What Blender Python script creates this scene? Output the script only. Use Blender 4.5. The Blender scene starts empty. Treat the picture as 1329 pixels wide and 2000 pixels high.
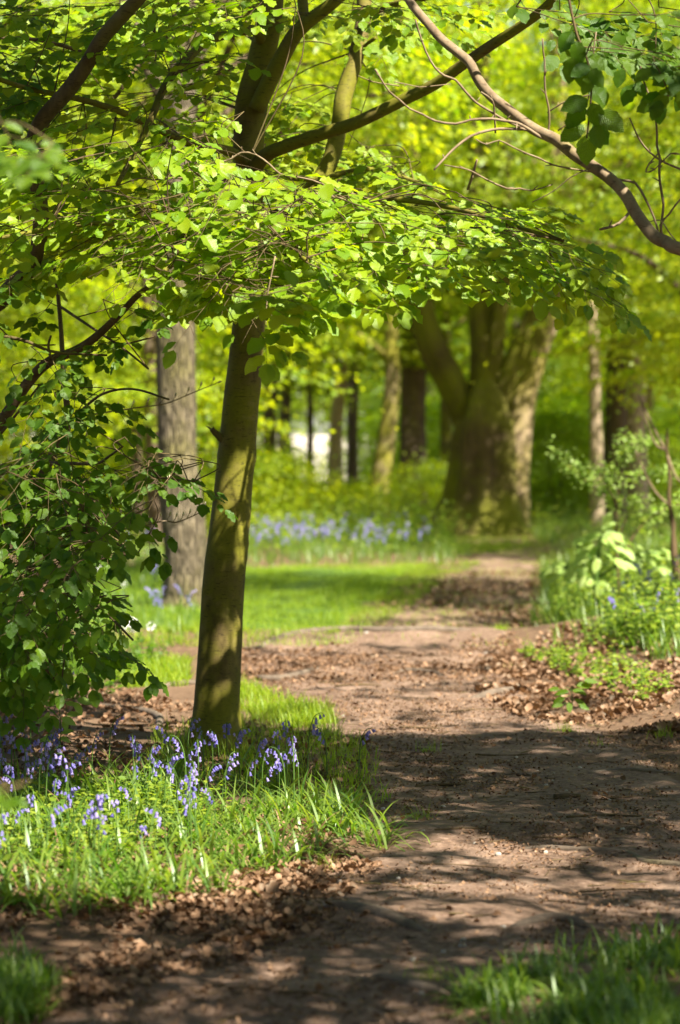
import bpy, math, random
import numpy as np
from mathutils import Vector, noise

random.seed(7)
RNG = np.random.default_rng(7)
SC = bpy.context.scene
COL = SC.collection
R = math.radians

# ------------------------------------------------------------------ camera model
FPX, CX, CY, HOR = 4722.0, 664.5, 1000.0, 900.0
EYE = 1.45
PITCH = math.atan((CY - HOR) / FPX)
FWD = np.array([0, math.cos(PITCH), -math.sin(PITCH)])
UPV = np.array([0, math.sin(PITCH), math.cos(PITCH)])
RGT = np.array([1.0, 0, 0])
CAM = np.array([0, 0, EYE])

def P(px, py, d):
    """photograph pixel + distance (m along the view) -> world point"""
    return CAM + d * (FWD + RGT * (px - CX) / FPX + UPV * (CY - py) / FPX)

def proj(p):
    v = np.asarray(p) - CAM
    z = v @ FWD
    z = np.where(np.abs(z) < 1e-3, 1e-3, z)
    return CX + FPX * (v @ RGT) / z, CY - FPX * (v @ UPV) / z, z

SUN_EL, SUN_AZ = R(50), R(-47)
SUN = np.array([math.cos(SUN_EL) * math.cos(SUN_AZ), math.cos(SUN_EL) * math.sin(SUN_AZ), math.sin(SUN_EL)])

# ------------------------------------------------------------------ ground shape
PY = np.array([-30, 3.0, 6.2, 8.05, 9.13, 11.4, 13.7, 17.1, 19.6, 27.4, 38, 45, 60, 80])
PL = np.array([-1.0, -0.9, -.80, -.22, .16, -.30, -.10, -.72, -.80, .80, 2.3, 4.3, 8.5, 14])
PR = np.array([1.4, 1.2, .55, 1.35, 1.75, 1.6, 1.25, 1.25, 1.40, 2.15, 3.1, 4.9, 9.2, 15])

def sstep(a, b, x):
    t = min(1.0, max(0.0, (x - a) / (b - a)))
    return t * t * (3 - 2 * t)

def h_smooth(x, y):
    xl = float(np.interp(y, PY, PL)); xr = float(np.interp(y, PY, PR))
    h = 0.0
    h += .26 * sstep(xr - .1, xr + 1.6, x) * sstep(10, 14, y) * (1 - sstep(40, 60, y))
    h += .05 * sstep(xl + .1, xl - .8, x) * sstep(6.8, 7.6, y) * (1 - sstep(12, 14, y))
    h += .045 * math.exp(-((y - 9.35 - .12 * x) / .35) ** 2) * sstep(0, .5, x)
    h += .10 * math.exp(-((y - 19.2) / .9) ** 2)
    h -= .10 * sstep(19.2, 21, y) * (1 - sstep(28, 34, y))
    h += .025 * math.exp(-((y - 7.6 + .25 * x) / .25) ** 2)
    h += .02 * math.exp(-((y - 6.55 - .1 * x) / .16) ** 2)
    h += .03 * noise.noise((x * .5, y * .35, 3.1)) + .015 * noise.noise((x * 1.7, y * 1.1, 9.0))
    return h

def hgt(x, y):
    if y > 60 or abs(x) > 30 or y < -5:
        f = 0
    else:
        f = 1
    h = h_smooth(x, y) if f else .03 * noise.noise((x * .1, y * .1, 3.1))
    if f and y < 25:
        h += .009 * noise.noise((x * 6, y * 5, 1.7)) + .005 * noise.noise((x * 15, y * 12, 4.7))
    return h

def G(px, py):
    """photograph pixel -> point on the ground"""
    d = 10.0
    r = FWD + RGT * (px - CX) / FPX + UPV * (CY - py) / FPX
    z = 0.0
    for _ in range(5):
        t = (z - EYE) / min(r[2], -1e-3)
        p = CAM + t * r
        z = hgt(p[0], p[1])
    return np.array([p[0], p[1], z])

# ------------------------------------------------------------------ materials
def mat(name):
    m = bpy.data.materials.new(name); m.use_nodes = True
    nt = m.node_tree; nt.nodes.clear()
    out = nt.nodes.new('ShaderNodeOutputMaterial')
    return m, nt, out

def N(nt, kind, **kw):
    n = nt.nodes.new('ShaderNode' + kind)
    for k, v in kw.items():
        if k in n.inputs.keys(): n.inputs[k].default_value = v
        else: setattr(n, k, v)
    return n

def ramp(nt, fac, stops):
    r = nt.nodes.new('ShaderNodeValToRGB')
    e = r.color_ramp.elements
    while len(e) < len(stops): e.new(0.5)
    for el, (p, c) in zip(e, stops):
        el.position = p; el.color = (*c, 1) if len(c) == 3 else c
    nt.links.new(fac, r.inputs[0])
    return r.outputs[0]

def mix(nt, fac, a, b, mode='MIX'):
    m = nt.nodes.new('ShaderNodeMix'); m.data_type = 'RGBA'; m.blend_type = mode
    for sock, v in ((m.inputs[0], fac), (m.inputs[6], a), (m.inputs[7], b)):
        if hasattr(v, 'links') or hasattr(v, 'is_linked'): nt.links.new(v, sock)
        elif isinstance(v, (int, float)): sock.default_value = v
        else: sock.default_value = (*v, 1) if len(v) == 3 else v
    return m.outputs[2]

def leaf_mat(name, refl_a, refl_b, trans_a, trans_b, tmix=.5, gloss=.12, rough=.42, veins=False):
    m, nt, out = mat(name)
    at = N(nt, 'Attribute', attribute_name='rnd')
    ra = ramp(nt, at.outputs['Fac'], [(0, refl_a), (1, refl_b)])
    ta = ramp(nt, at.outputs['Fac'], [(0, trans_a), (1, trans_b)])
    nrm = None
    if veins:
        uv = N(nt, 'UVMap'); uv.uv_map = 'UVMap'
        sep = N(nt, 'SeparateXYZ'); nt.links.new(uv.outputs[0], sep.inputs[0])
        ab = N(nt, 'Math', operation='ABSOLUTE'); nt.links.new(sep.outputs[0], ab.inputs[0])
        m1 = N(nt, 'Math', operation='MULTIPLY_ADD'); nt.links.new(ab.outputs[0], m1.inputs[0]); m1.inputs[1].default_value = -.9
        nt.links.new(sep.outputs[1], m1.inputs[2])
        m2 = N(nt, 'Math', operation='MULTIPLY'); nt.links.new(m1.outputs[0], m2.inputs[0]); m2.inputs[1].default_value = 62.0
        sn = N(nt, 'Math', operation='SINE'); nt.links.new(m2.outputs[0], sn.inputs[0])
        vf = N(nt, 'MapRange'); nt.links.new(sn.outputs[0], vf.inputs[0]); vf.inputs[1].default_value = -1; vf.inputs[3].default_value = .0; vf.inputs[4].default_value = 1
        ra = mix(nt, vf.outputs[0], mix(nt, .22, ra, (0.0, 0.0, 0.0)), ra)
        ta = mix(nt, vf.outputs[0], mix(nt, .3, ta, (0.01, 0.03, 0.0)), ta)
        bp = N(nt, 'Bump', Strength=.35, Distance=.002); nt.links.new(sn.outputs[0], bp.inputs['Height']); nrm = bp.outputs[0]
    d = N(nt, 'BsdfDiffuse'); nt.links.new(ra, d.inputs[0])
    t = N(nt, 'BsdfTranslucent'); nt.links.new(ta, t.inputs[0])
    g = N(nt, 'BsdfGlossy', Roughness=rough); g.inputs[0].default_value = (.9, 1, .85, 1)
    ad = N(nt, 'MixShader'); ad.inputs[0].default_value = tmix
    nt.links.new(d.outputs[0], ad.inputs[1]); nt.links.new(t.outputs[0], ad.inputs[2])
    fr = N(nt, 'LayerWeight', Blend=.25)
    mu = N(nt, 'Math', operation='MULTIPLY_ADD'); nt.links.new(fr.outputs['Facing'], mu.inputs[0]); mu.inputs[1].default_value = gloss; mu.inputs[2].default_value = gloss * .25
    mx = N(nt, 'MixShader'); nt.links.new(mu.outputs[0], mx.inputs[0])
    nt.links.new(ad.outputs[0], mx.inputs[1]); nt.links.new(g.outputs[0], mx.inputs[2])
    if nrm:
        for b in (d, t, g): nt.links.new(nrm, b.inputs['Normal'])
    nt.links.new(mx.outputs[0], out.inputs[0])
    return m

def bark_mat(name, dark, light, moss, moss_lo, moss_hi, scale=(14, 14, 5), bump=.5, dist=.01, fissure=False, patch=2.2):
    m, nt, out = mat(name)
    tc = N(nt, 'TexCoord')
    mp = N(nt, 'Mapping'); mp.inputs['Scale'].default_value = scale; nt.links.new(tc.outputs['Object'], mp.inputs[0])
    n1 = N(nt, 'TexNoise', Scale=1.0, Detail=6.0, Roughness=.65); nt.links.new(mp.outputs[0], n1.inputs[0])
    col = ramp(nt, n1.outputs[0], [(.3, dark), (.7, light)])
    n2 = N(nt, 'TexNoise', Scale=patch, Detail=4.0, Roughness=.6); nt.links.new(tc.outputs['Object'], n2.inputs[0])
    mf = ramp(nt, n2.outputs[0], [(moss_lo, (0, 0, 0)), (moss_hi, (1, 1, 1))])
    n3 = N(nt, 'TexNoise', Scale=60.0, Detail=3.0); nt.links.new(tc.outputs['Object'], n3.inputs[0])
    mossc = mix(nt, n3.outputs[0], tuple(c * .7 for c in moss), tuple(c * 1.3 for c in moss))
    col = mix(nt, mf, col, mossc)
    height = n1.outputs[0]
    if fissure:
        mp2 = N(nt, 'Mapping'); mp2.inputs['Scale'].default_value = (scale[0] * 2.6, scale[1] * 2.6, scale[2] * 1.1); nt.links.new(tc.outputs['Object'], mp2.inputs[0])
        wob = N(nt, 'TexNoise', Scale=1.2, Detail=3.0); nt.links.new(mp2.outputs[0], wob.inputs[0])
        mv = mix(nt, .25, mp2.outputs[0], wob.outputs['Color'], 'ADD')
        vo = N(nt, 'TexVoronoi', feature='DISTANCE_TO_EDGE', Scale=1.0); nt.links.new(mv, vo.inputs[0])
        fs = ramp(nt, vo.outputs[0], [(0, (0, 0, 0)), (.28, (1, 1, 1))])
        col = mix(nt, mix(nt, .75, (1, 1, 1), fs), tuple(c * .25 for c in dark), col)
        ad = N(nt, 'Math', operation='MULTIPLY_ADD'); nt.links.new(n1.outputs[0], ad.inputs[0]); ad.inputs[1].default_value = .4; nt.links.new(fs, ad.inputs[2])
        height = ad.outputs[0]
    else:
        # lenticels: short dark horizontal dashes of smooth bark
        mp3 = N(nt, 'Mapping'); mp3.inputs['Scale'].default_value = (30, 30, 150); nt.links.new(tc.outputs['Object'], mp3.inputs[0])
        n4 = N(nt, 'TexNoise', Scale=1.0, Detail=2.0); nt.links.new(mp3.outputs[0], n4.inputs[0])
        lf = ramp(nt, n4.outputs[0], [(.60, (0, 0, 0)), (.68, (1, 1, 1))])
        col = mix(nt, mix(nt, .55, (0, 0, 0), lf), col, tuple(c * .4 for c in dark))
        n5 = N(nt, 'TexNoise', Scale=7.0, Detail=3.0); nt.links.new(tc.outputs['Object'], n5.inputs[0])
        lc = ramp(nt, n5.outputs[0], [(.62, (0, 0, 0)), (.70, (1, 1, 1))])
        col = mix(nt, mix(nt, .45, (0, 0, 0), lc), col, (light[0] * 1.25, light[1] * 1.3, light[2] * 1.5))
    bs = N(nt, 'BsdfPrincipled', Roughness=.82)
    bs.inputs['Specular IOR Level'].default_value = .25
    nt.links.new(col, bs.inputs['Base Color'])
    bp = N(nt, 'Bump', Strength=bump, Distance=dist); nt.links.new(height, bp.inputs['Height'])
    nt.links.new(bp.outputs[0], bs.inputs['Normal'])
    nt.links.new(bs.outputs[0], out.inputs[0])
    return m

def soil_mat(name, dark, mid, light, fleck, bump=.8, big=1.3):
    m, nt, out = mat(name)
    tc = N(nt, 'TexCoord')
    n1 = N(nt, 'TexNoise', Scale=big, Detail=8.0, Roughness=.7); nt.links.new(tc.outputs['Object'], n1.inputs[0])
    n2 = N(nt, 'TexNoise', Scale=28.0, Detail=6.0, Roughness=.7); nt.links.new(tc.outputs['Object'], n2.inputs[0])
    a = ramp(nt, n1.outputs[0], [(.3, dark), (.5, mid), (.7, light)])
    b = ramp(nt, n2.outputs[0], [(.32, tuple(c * .45 for c in dark)), (.5, mid), (.68, light)])
    col = mix(nt, .5, a, b)
    vo = N(nt, 'TexVoronoi', Scale=75.0, Randomness=1.0); nt.links.new(tc.outputs['Object'], vo.inputs[0])
    vf = ramp(nt, vo.outputs['Distance'], [(.16, (1, 1, 1)), (.26, (0, 0, 0))])
    sepc = N(nt, 'SeparateColor'); nt.links.new(vo.outputs['Color'], sepc.inputs[0])
    sel = ramp(nt, sepc.outputs[0], [(.6, (0, 0, 0)), (.62, (1, 1, 1))])
    col = mix(nt, mix(nt, 1, vf, sel, 'MULTIPLY'), col, mix(nt, sepc.outputs[1], fleck, tuple(c * .3 for c in dark)))
    bs = N(nt, 'BsdfPrincipled', Roughness=.93); bs.inputs['Specular IOR Level'].default_value = .2
    nt.links.new(col, bs.inputs['Base Color'])
    bp = N(nt, 'Bump', Strength=bump, Distance=.012); nt.links.new(n2.outputs[0], bp.inputs['Height'])
    nt.links.new(bp.outputs[0], bs.inputs['Normal'])
    nt.links.new(bs.outputs[0], out.inputs[0])
    return m

def plain_mat(name, c1, c2, scale=20, rough=.7, trans=0.0):
    m, nt, out = mat(name)
    tc = N(nt, 'TexCoord')
    n1 = N(nt, 'TexNoise', Scale=scale, Detail=4.0); nt.links.new(tc.outputs['Object'], n1.inputs[0])
    col = ramp(nt, n1.outputs[0], [(.35, c1), (.65, c2)])
    bs = N(nt, 'BsdfPrincipled', Roughness=rough); nt.links.new(col, bs.inputs['Base Color'])
    bs.inputs['Specular IOR Level'].default_value = .3
    if trans:
        t = N(nt, 'BsdfTranslucent'); nt.links.new(col, t.inputs[0])
        mx = N(nt, 'MixShader'); mx.inputs[0].default_value = trans
        nt.links.new(bs.outputs[0], mx.inputs[1]); nt.links.new(t.outputs[0], mx.inputs[2]); nt.links.new(mx.outputs[0], out.inputs[0])
    else:
        nt.links.new(bs.outputs[0], out.inputs[0])
    return m

M = {}
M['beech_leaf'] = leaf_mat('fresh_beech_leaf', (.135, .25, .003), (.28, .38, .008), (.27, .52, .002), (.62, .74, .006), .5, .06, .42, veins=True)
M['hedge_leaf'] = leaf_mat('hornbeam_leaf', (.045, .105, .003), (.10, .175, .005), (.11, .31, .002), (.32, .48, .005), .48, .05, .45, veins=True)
M['wood_leaf'] = leaf_mat('woodland_leaf', (.10, .175, .003), (.29, .34, .008), (.28, .47, .002), (.84, .87, .012), .55, .08, .45)
M['wood_leaf_dark'] = leaf_mat('woodland_leaf_darker', (.09, .16, .005), (.19, .26, .01), (.26, .48, .003), (.60, .72, .012), .52, .08, .45)
M['shade_crown_leaf'] = leaf_mat('light_blocking_leaf', (.05, .11, .006), (.09, .16, .01), (.03, .09, .003), (.08, .18, .005), .45, .08, .42)  # darker, less translucent leaf so the added unseen crowns block more light
M['strap_leaf'] = leaf_mat('bluebell_strap_leaf', (.05, .11, .010), (.16, .23, .028), (.14, .34, .010), (.44, .56, .035), .45, .10, .42)
M['grass_blade'] = leaf_mat('meadow_grass', (.12, .21, .006), (.25, .31, .018), (.30, .52, .006), (.60, .70, .03), .48, .06, .5)
M['sapling_leaf'] = leaf_mat('broad_sapling_leaf', (.28, .42, .08), (.42, .54, .14), (.34, .60, .02), (.56, .72, .04), .45, .07, .42, veins=True)
M['weed_leaf'] = leaf_mat('weed_leaf', (.09, .16, .010), (.22, .27, .025), (.20, .42, .015), (.50, .60, .03), .45, .06, .45)
M['litter_leaf'] = leaf_mat('dead_leaf', (.075, .034, .016), (.30, .175, .10), (.08, .03, .01), (.30, .14, .05), .2, .06, .5)
M['petal'] = leaf_mat('bluebell_petal', (.14, .12, .46), (.38, .31, .64), (.22, .19, .64), (.56, .46, .80), .45, .05, .5)
M['white_petal'] = plain_mat('white_petal', (.75, .75, .72), (.85, .83, .8), 20, .7, .3)
M['stem'] = plain_mat('green_stem', (.06, .13, .02), (.10, .17, .03), 15, .5, .15)
M['beech_bark'] = bark_mat('mossy_beech_bark', (.045, .030, .008), (.16, .118, .036), (.13, .122, .008), .34, .54, (13, 13, 7), .55, .007, False, 3.4)
M['twig_bark'] = bark_mat('brown_twig_bark', (.05, .032, .014), (.12, .08, .035), (.11, .095, .02), .5, .75, (24, 24, 9), .35, .004)
M['pale_twig'] = bark_mat('pale_grey_twig_bark', (.11, .072, .038), (.25, .185, .11), (.18, .15, .03), .55, .75, (24, 24, 9), .3, .004)
M['oak_bark'] = bark_mat('grey_oak_bark', (.11, .083, .05), (.26, .21, .135), (.18, .16, .04), .46, .70, (12, 12, 4), .9, .025, True, 1.4)
M['old_bark'] = bark_mat('mossy_old_bark', (.036, .022, .010), (.11, .075, .034), (.125, .122, .010), .38, .58, (4.5, 4.5, .8), .9, .05, False, .75)
M['pale_bark'] = bark_mat('pale_mossy_bark', (.18, .125, .07), (.36, .27, .17), (.26, .22, .04), .46, .66, (5, 5, .9), .8, .04, False, .8)
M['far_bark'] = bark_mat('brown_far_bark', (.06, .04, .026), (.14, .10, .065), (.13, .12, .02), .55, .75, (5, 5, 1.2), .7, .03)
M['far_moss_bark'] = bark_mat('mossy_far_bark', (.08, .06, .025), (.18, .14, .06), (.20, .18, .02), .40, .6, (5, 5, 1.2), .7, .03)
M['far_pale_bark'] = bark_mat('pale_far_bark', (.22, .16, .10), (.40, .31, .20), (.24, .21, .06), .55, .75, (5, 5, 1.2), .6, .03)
M['root_bark'] = bark_mat('worn_root_bark', (.06, .043, .03), (.16, .12, .085), (.10, .09, .025), .6, .8, (14, 14, 14), .7, .008)
M['ground'] = soil_mat('leafy_woodland_soil', (.055, .032, .018), (.12, .072, .042), (.22, .14, .085), (.30, .20, .09), 1.0)
M['path'] = soil_mat('trodden_earth', (.048, .027, .016), (.145, .09, .06), (.36, .25, .18), (.34, .24, .13), 1.0, 1.6)
M['turf'] = soil_mat('mossy_turf_soil', (.03, .06, .008), (.06, .11, .012), (.10, .16, .02), (.12, .16, .03), 1.0)
M['field'] = soil_mat('pale_dry_field', (.40, .36, .26), (.55, .48, .38), (.66, .58, .48), (.6, .5, .4), .3)
M['stone'] = plain_mat('pale_flint', (.22, .19, .16), (.42, .37, .31), 40, .7)
M['bud'] = plain_mat('pale_bud', (.45, .36, .22), (.6, .52, .36), 30, .6)

# ------------------------------------------------------------------ object helpers
def mesh_obj(name, verts, loops, starts, totals, material, parent=None, smooth=True, rnd=None, uv=None):
    me = bpy.data.meshes.new(name)
    verts = np.asarray(verts, dtype=np.float32)
    me.vertices.add(len(verts)); me.vertices.foreach_set('co', verts.ravel())
    loops = np.asarray(loops, dtype=np.int32)
    me.loops.add(len(loops)); me.loops.foreach_set('vertex_index', loops)
    me.polygons.add(len(starts)); me.polygons.foreach_set('loop_start', np.asarray(starts, dtype=np.int32))
    me.polygons.foreach_set('loop_total', np.asarray(totals, dtype=np.int32))
    if smooth: me.polygons.foreach_set('use_smooth', np.ones(len(starts), dtype=bool))
    if rnd is not None:
        at = me.attributes.new('rnd', 'FLOAT', 'POINT'); at.data.foreach_set('value', np.asarray(rnd, dtype=np.float32))
    if uv is not None:
        ul = me.uv_layers.new(name='UVMap'); ul.data.foreach_set('uv', np.asarray(uv, dtype=np.float32)[loops].ravel())
    me.update(calc_edges=True); me.validate()
    me.materials.append(material)
    o = bpy.data.objects.new(name, me); COL.objects.link(o)
    if parent is not None: o.parent = parent
    return o

class MB:
    def __init__(s): s.v = []; s.f = []; s.n = 0; s.r = []
    def add(s, verts, faces, rnd=0.5):
        verts = np.asarray(verts, dtype=float)
        s.v.append(verts); s.r.append(np.full(len(verts), rnd))
        s.f += [[i + s.n for i in f] for f in faces]; s.n += len(verts)
    def tube(s, pts, radii, sides=8, rfun=None, cap=True, sub=4, rnd=.5):
        pts, radii = spline(pts, radii, sub)
        n = len(pts); T = np.gradient(pts, axis=0); T /= np.linalg.norm(T, axis=1)[:, None] + 1e-9
        ref = np.array([0, 1.0, 0]) if abs(T[0][1]) < .9 else np.array([1.0, 0, 0])
        rings = []; a = ref - T[0] * (ref @ T[0]); a /= np.linalg.norm(a)
        th = np.arange(sides) * 2 * math.pi / sides
        for i in range(n):
            a = a - T[i] * (a @ T[i]); a /= np.linalg.norm(a) + 1e-9
            b = np.cross(T[i], a)
            rr = np.full(sides, radii[i])
            if rfun: rr = rr * np.array([rfun(t, i / (n - 1), pts[i]) for t in th])
            rings.append(pts[i] + (np.cos(th)[:, None] * a + np.sin(th)[:, None] * b) * rr[:, None])
        V = np.concatenate(rings); F = []
        for i in range(n - 1):
            for j in range(sides):
                k = (j + 1) % sides
                F.append((i * sides + j, i * sides + k, (i + 1) * sides + k, (i + 1) * sides + j))
        if cap:
            F.append(tuple(range(sides - 1, -1, -1))); F.append(tuple((n - 1) * sides + j for j in range(sides)))
        s.add(V, F, rnd)
    def build(s, name, material, parent=None, smooth=True, loc=None):
        V = np.concatenate(s.v) if s.v else np.zeros((0, 3))
        if loc is not None: V = V - np.asarray(loc)
        tot = [len(f) for f in s.f]; st = np.concatenate([[0], np.cumsum(tot)[:-1]]) if tot else []
        o = mesh_obj(name, V, [i for f in s.f for i in f], st, tot, material, parent, smooth, np.concatenate(s.r))
        if loc is not None and parent is None: o.location = loc
        return o

def spline(pts, radii, sub):
    pts = np.asarray(pts, float); radii = np.asarray(radii, float)
    if sub <= 1 or len(pts) < 2: return pts, radii
    ext = np.vstack([2 * pts[0] - pts[1], pts, 2 * pts[-1] - pts[-2]])
    er = np.concatenate([[radii[0]], radii, [radii[-1]]])
    P_, R_ = [], []
    for i in range(len(pts) - 1):
        p0, p1, p2, p3 = ext[i:i + 4]
        for k in range(sub):
            t = k / sub
            P_.append(.5 * (2 * p1 + (p2 - p0) * t + (2 * p0 - 5 * p1 + 4 * p2 - p3) * t * t + (3 * p1 - p0 - 3 * p2 + p3) * t ** 3))
            R_.append(er[i + 1] * (1 - t) + er[i + 2] * t)
    P_.append(pts[-1]); R_.append(radii[-1])
    return np.array(P_), np.array(R_)

def tag(o, label=None, cat=None, group=None, kind=None):
    if label: o['label'] = label
    if cat: o['category'] = cat
    if group: o['group'] = group
    if kind: o['kind'] = kind
    return o

def empty(name, loc, label, cat, group=None):
    o = bpy.data.objects.new(name, None); COL.objects.link(o); o.location = loc
    o.empty_display_size = .1
    return tag(o, label, cat, group)

# ------------------------------------------------------------------ leaves
def leaf_template(seed, st=7, width=.66, wav=.045, curl=.12, fold=.13, serr=.075):
    rr = random.Random(seed)
    prof = lambda v: (math.sin(math.pi * min(1, v) ** .86)) ** .62 * .5
    V = [(0, 0, 0)]; UV = [(0, 0)]
    ph = rr.random() * 6
    for i in range(1, st):
        v = i / st
        w = width * prof(v)
        zc = -curl * v * v + .03 * math.sin(ph + 5 * v)
        V.append((0, v, zc)); UV.append((0, v))
        for s in (-1, 1):
            ww = w * (1 + serr * (1 if (i + (s > 0)) % 2 else -1) + rr.uniform(-.04, .04))
            V.append((s * ww, v + .03 - .01 * i % 2, zc + fold * ww + wav * math.sin(ph + i * 2.6 + s))); UV.append((s * .5 * w / width * 2 if width else 0, v))
    V.append((0, 1.0, -curl)); UV.append((0, 1))
    F = []
    tip = len(V) - 1
    for s in (0, 1):
        e = lambda i: 1 + 3 * (i - 1) + 1 + s
        c = lambda i: 1 + 3 * (i - 1)
        tri = [0, e(1), c(1)] if s else [0, c(1), e(1)]
        F.append(tri)
        for i in range(1, st - 1):
            q = [c(i), e(i), e(i + 1), c(i + 1)]
            F.append(q if s else q[::-1])
        t2 = [c(st - 1), e(st - 1), tip]
        F.append(t2 if s else t2[::-1])
    return np.array(V), F, np.array(UV)

T_FINE = [leaf_template(i) for i in range(4)]
T_HEX = [(np.array([(0, 0, 0), (.30, .3, .07), (.27, .68, .03), (0, 1, -.10), (-.27, .68, .03), (-.30, .3, .07)], float),
          [[0, 1, 2, 3], [0, 3, 4, 5]], np.zeros((6, 2)))]
T_LITTER = [leaf_template(20 + i, 4, .8, .12, .5 * (i - 1.2), .35, .12) for i in range(4)]
T_BROAD = [leaf_template(40 + i, 8, .52, .03, .30, .22, .03) for i in range(3)]

class Leaves:
    def __init__(s): s.p = []; s.d = []; s.n = []; s.s = []; s.r = []
    def add(s, p, d, n, size, rnd=None):
        s.p.append(p); s.d.append(d); s.n.append(n); s.s.append(size); s.r.append(random.random() if rnd is None else rnd)
    def addv(s, p, d, n, size, rnd):
        s.p.extend(p); s.d.extend(d); s.n.extend(n); s.s.extend(size); s.r.extend(rnd)
    def build(s, name, material, parent=None, templates=T_FINE, loc=None, kind=None):
        p = np.array(s.p); d = np.array(s.d); n = np.array(s.n); sz = np.array(s.s); r = np.array(s.r)
        if loc is not None: p = p - np.asarray(loc)
        d /= np.linalg.norm(d, axis=1)[:, None] + 1e-9
        x = np.cross(d, n); x /= np.linalg.norm(x, axis=1)[:, None] + 1e-9
        n = np.cross(x, d)
        which = RNG.integers(0, len(templates), len(p))
        V, L, S, Tt, RN, UV = [], [], [], [], [], []; nv = 0; nl = 0
        for k, (tv, tf, tu) in enumerate(templates):
            ix = np.nonzero(which == k)[0]
            if not len(ix): continue
            v = p[ix][:, None] + sz[ix][:, None, None] * (tv[None, :, :1] * x[ix][:, None] + tv[None, :, 1:2] * d[ix][:, None] + tv[None, :, 2:] * n[ix][:, None])
            V.append(v.reshape(-1, 3)); m = len(tv)
            fl = np.concatenate([np.array(f) for f in tf]); ft = np.array([len(f) for f in tf])
            L.append((fl[None] + (nv + np.arange(len(ix)) * m)[:, None]).ravel())
            Tt.append(np.tile(ft, len(ix)))
            RN.append(np.repeat(r[ix], m)); UV.append(np.tile(tu, (len(ix), 1)))
            nv += len(ix) * m
        Tt = np.concatenate(Tt); S = np.concatenate([[0], np.cumsum(Tt)[:-1]])
        o = mesh_obj(name, np.concatenate(V), np.concatenate(L), S, Tt, material, parent, True, np.concatenate(RN), np.concatenate(UV))
        if kind: o['kind'] = kind
        return o

def unit(v):
    v = np.asarray(v, float); return v / (np.linalg.norm(v) + 1e-9)

def rot_about(v, k, a):
    k = unit(k); return v * math.cos(a) + np.cross(k, v) * math.sin(a) + k * (k @ v) * (1 - math.cos(a))

def twig_line(lv, tw, start, d, n, L, size, droop, gap=.042, r0=.0012):
    """one twig with alternate leaves"""
    m = max(2, int(L / gap)); pts = [np.array(start)]; dd = np.array(d)
    side = random.choice((-1, 1))
    for i in range(m):
        dd = unit(dd + np.array([0, 0, -droop * gap * 4]) + np.array([random.gauss(0, .07), random.gauss(0, .07), random.gauss(0, .04)]))
        p = pts[-1] + dd * gap; pts.append(p)
        side = -side
        ld = unit(rot_about(dd, n, side * R(random.uniform(35, 65))) + np.array([0, 0, -random.uniform(.0, .16)]))
        ln = unit(n + np.array([random.gauss(0, .17), random.gauss(0, .17), random.gauss(0, .1)]))
        lv.add(p + ld * .008, ld, ln, size * random.uniform(.55, 1.2))
    lv.add(pts[-1], dd, n, size * random.uniform(.8, 1.05))
    tw.tube(np.array(pts), np.linspace(r0, .0007, len(pts)), 4, sub=1, cap=False)

def spray(lv, tw, start, d, n, L, size, droop=.25):
    m = max(2, int(L / .10)); pts = [np.array(start)]; dd = unit(d); n = unit(n - dd * (n @ dd))
    side = random.choice((-1, 1))
    seg = L / m
    for i in range(m):
        dd = unit(dd + np.array([random.gauss(0, .10), random.gauss(0, .10), -droop * seg + random.gauss(0, .05)]))
        p = pts[-1] + dd * seg; pts.append(p); side = -side
        l2 = (L * .45 * (1 - i / m) + .07) * random.uniform(.7, 1.2)
        sd = unit(rot_about(dd, n, side * R(random.uniform(38, 58))))
        n2 = unit(n + np.array([random.gauss(0, .15), random.gauss(0, .15), 0]))
        twig_line(lv, tw, p, sd, n2, l2, size, droop)
        ld = unit(rot_about(dd, n, -side * R(55)) + np.array([0, 0, -.15]))
        lv.add(p, ld, n, size * random.uniform(.7, 1.1))
    tw.tube(np.array(pts), np.linspace(.0024, .0011, len(pts)), 5, sub=1, cap=False)
    twig_line(lv, tw, pts[-1], dd, n, .16, size, droop)

def in_poly(x, y, poly):
    c = False; j = len(poly) - 1
    for i in range(len(poly)):
        xi, yi = poly[i]; xj, yj = poly[j]
        if (yi > y) != (yj > y) and x < (xj - xi) * (y - yi) / (yj - yi) + xi: c = not c
        j = i
    return c

def sample_poly(poly, rnd=random):
    xs = [p[0] for p in poly]; ys = [p[1] for p in poly]
    while True:
        x = rnd.uniform(min(xs), max(xs)); y = rnd.uniform(min(ys), max(ys))
        if in_poly(x, y, poly): return x, y

def connect(tw, nodes, p, d):
    """thin twig from the nearest bough node to a spray's foot"""
    q = nodes[np.argmin(np.linalg.norm(nodes - p, axis=1))]
    L = np.linalg.norm(p - q)
    if L < .02: return
    mid = (q + p) / 2 + np.array([random.gauss(0, .06), random.gauss(0, .06), .10 * L]) - unit(d) * L * .15
    tw.tube([q, mid, p], [.0024 + .003 * min(1, L), .0022 + .001 * min(1, L), .0020], 5, sub=5, cap=False)

def limb_pts(pix, W, D):
    """pixel centreline + pixel widths + distances -> points, radii"""
    D = np.interp(np.linspace(0, 1, len(pix)), np.linspace(0, 1, len(D)), D)
    W = np.interp(np.linspace(0, 1, len(pix)), np.linspace(0, 1, len(W)), W)
    pts = [P(x, y, d) for (x, y), d in zip(pix, D)]
    rad = [w / 2 * d / FPX for w, d in zip(W, D)]
    return np.array(pts), np.array(rad)

def lumpy(amp, sc, seed=0):
    return lambda t, u, p: 1 + amp * noise.noise((math.cos(t) * 1.3 + seed, math.sin(t) * 1.3, p[2] * sc)) + amp * .5 * noise.noise((math.cos(t) * 3 + seed, math.sin(t) * 3, p[2] * sc * 3))

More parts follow.
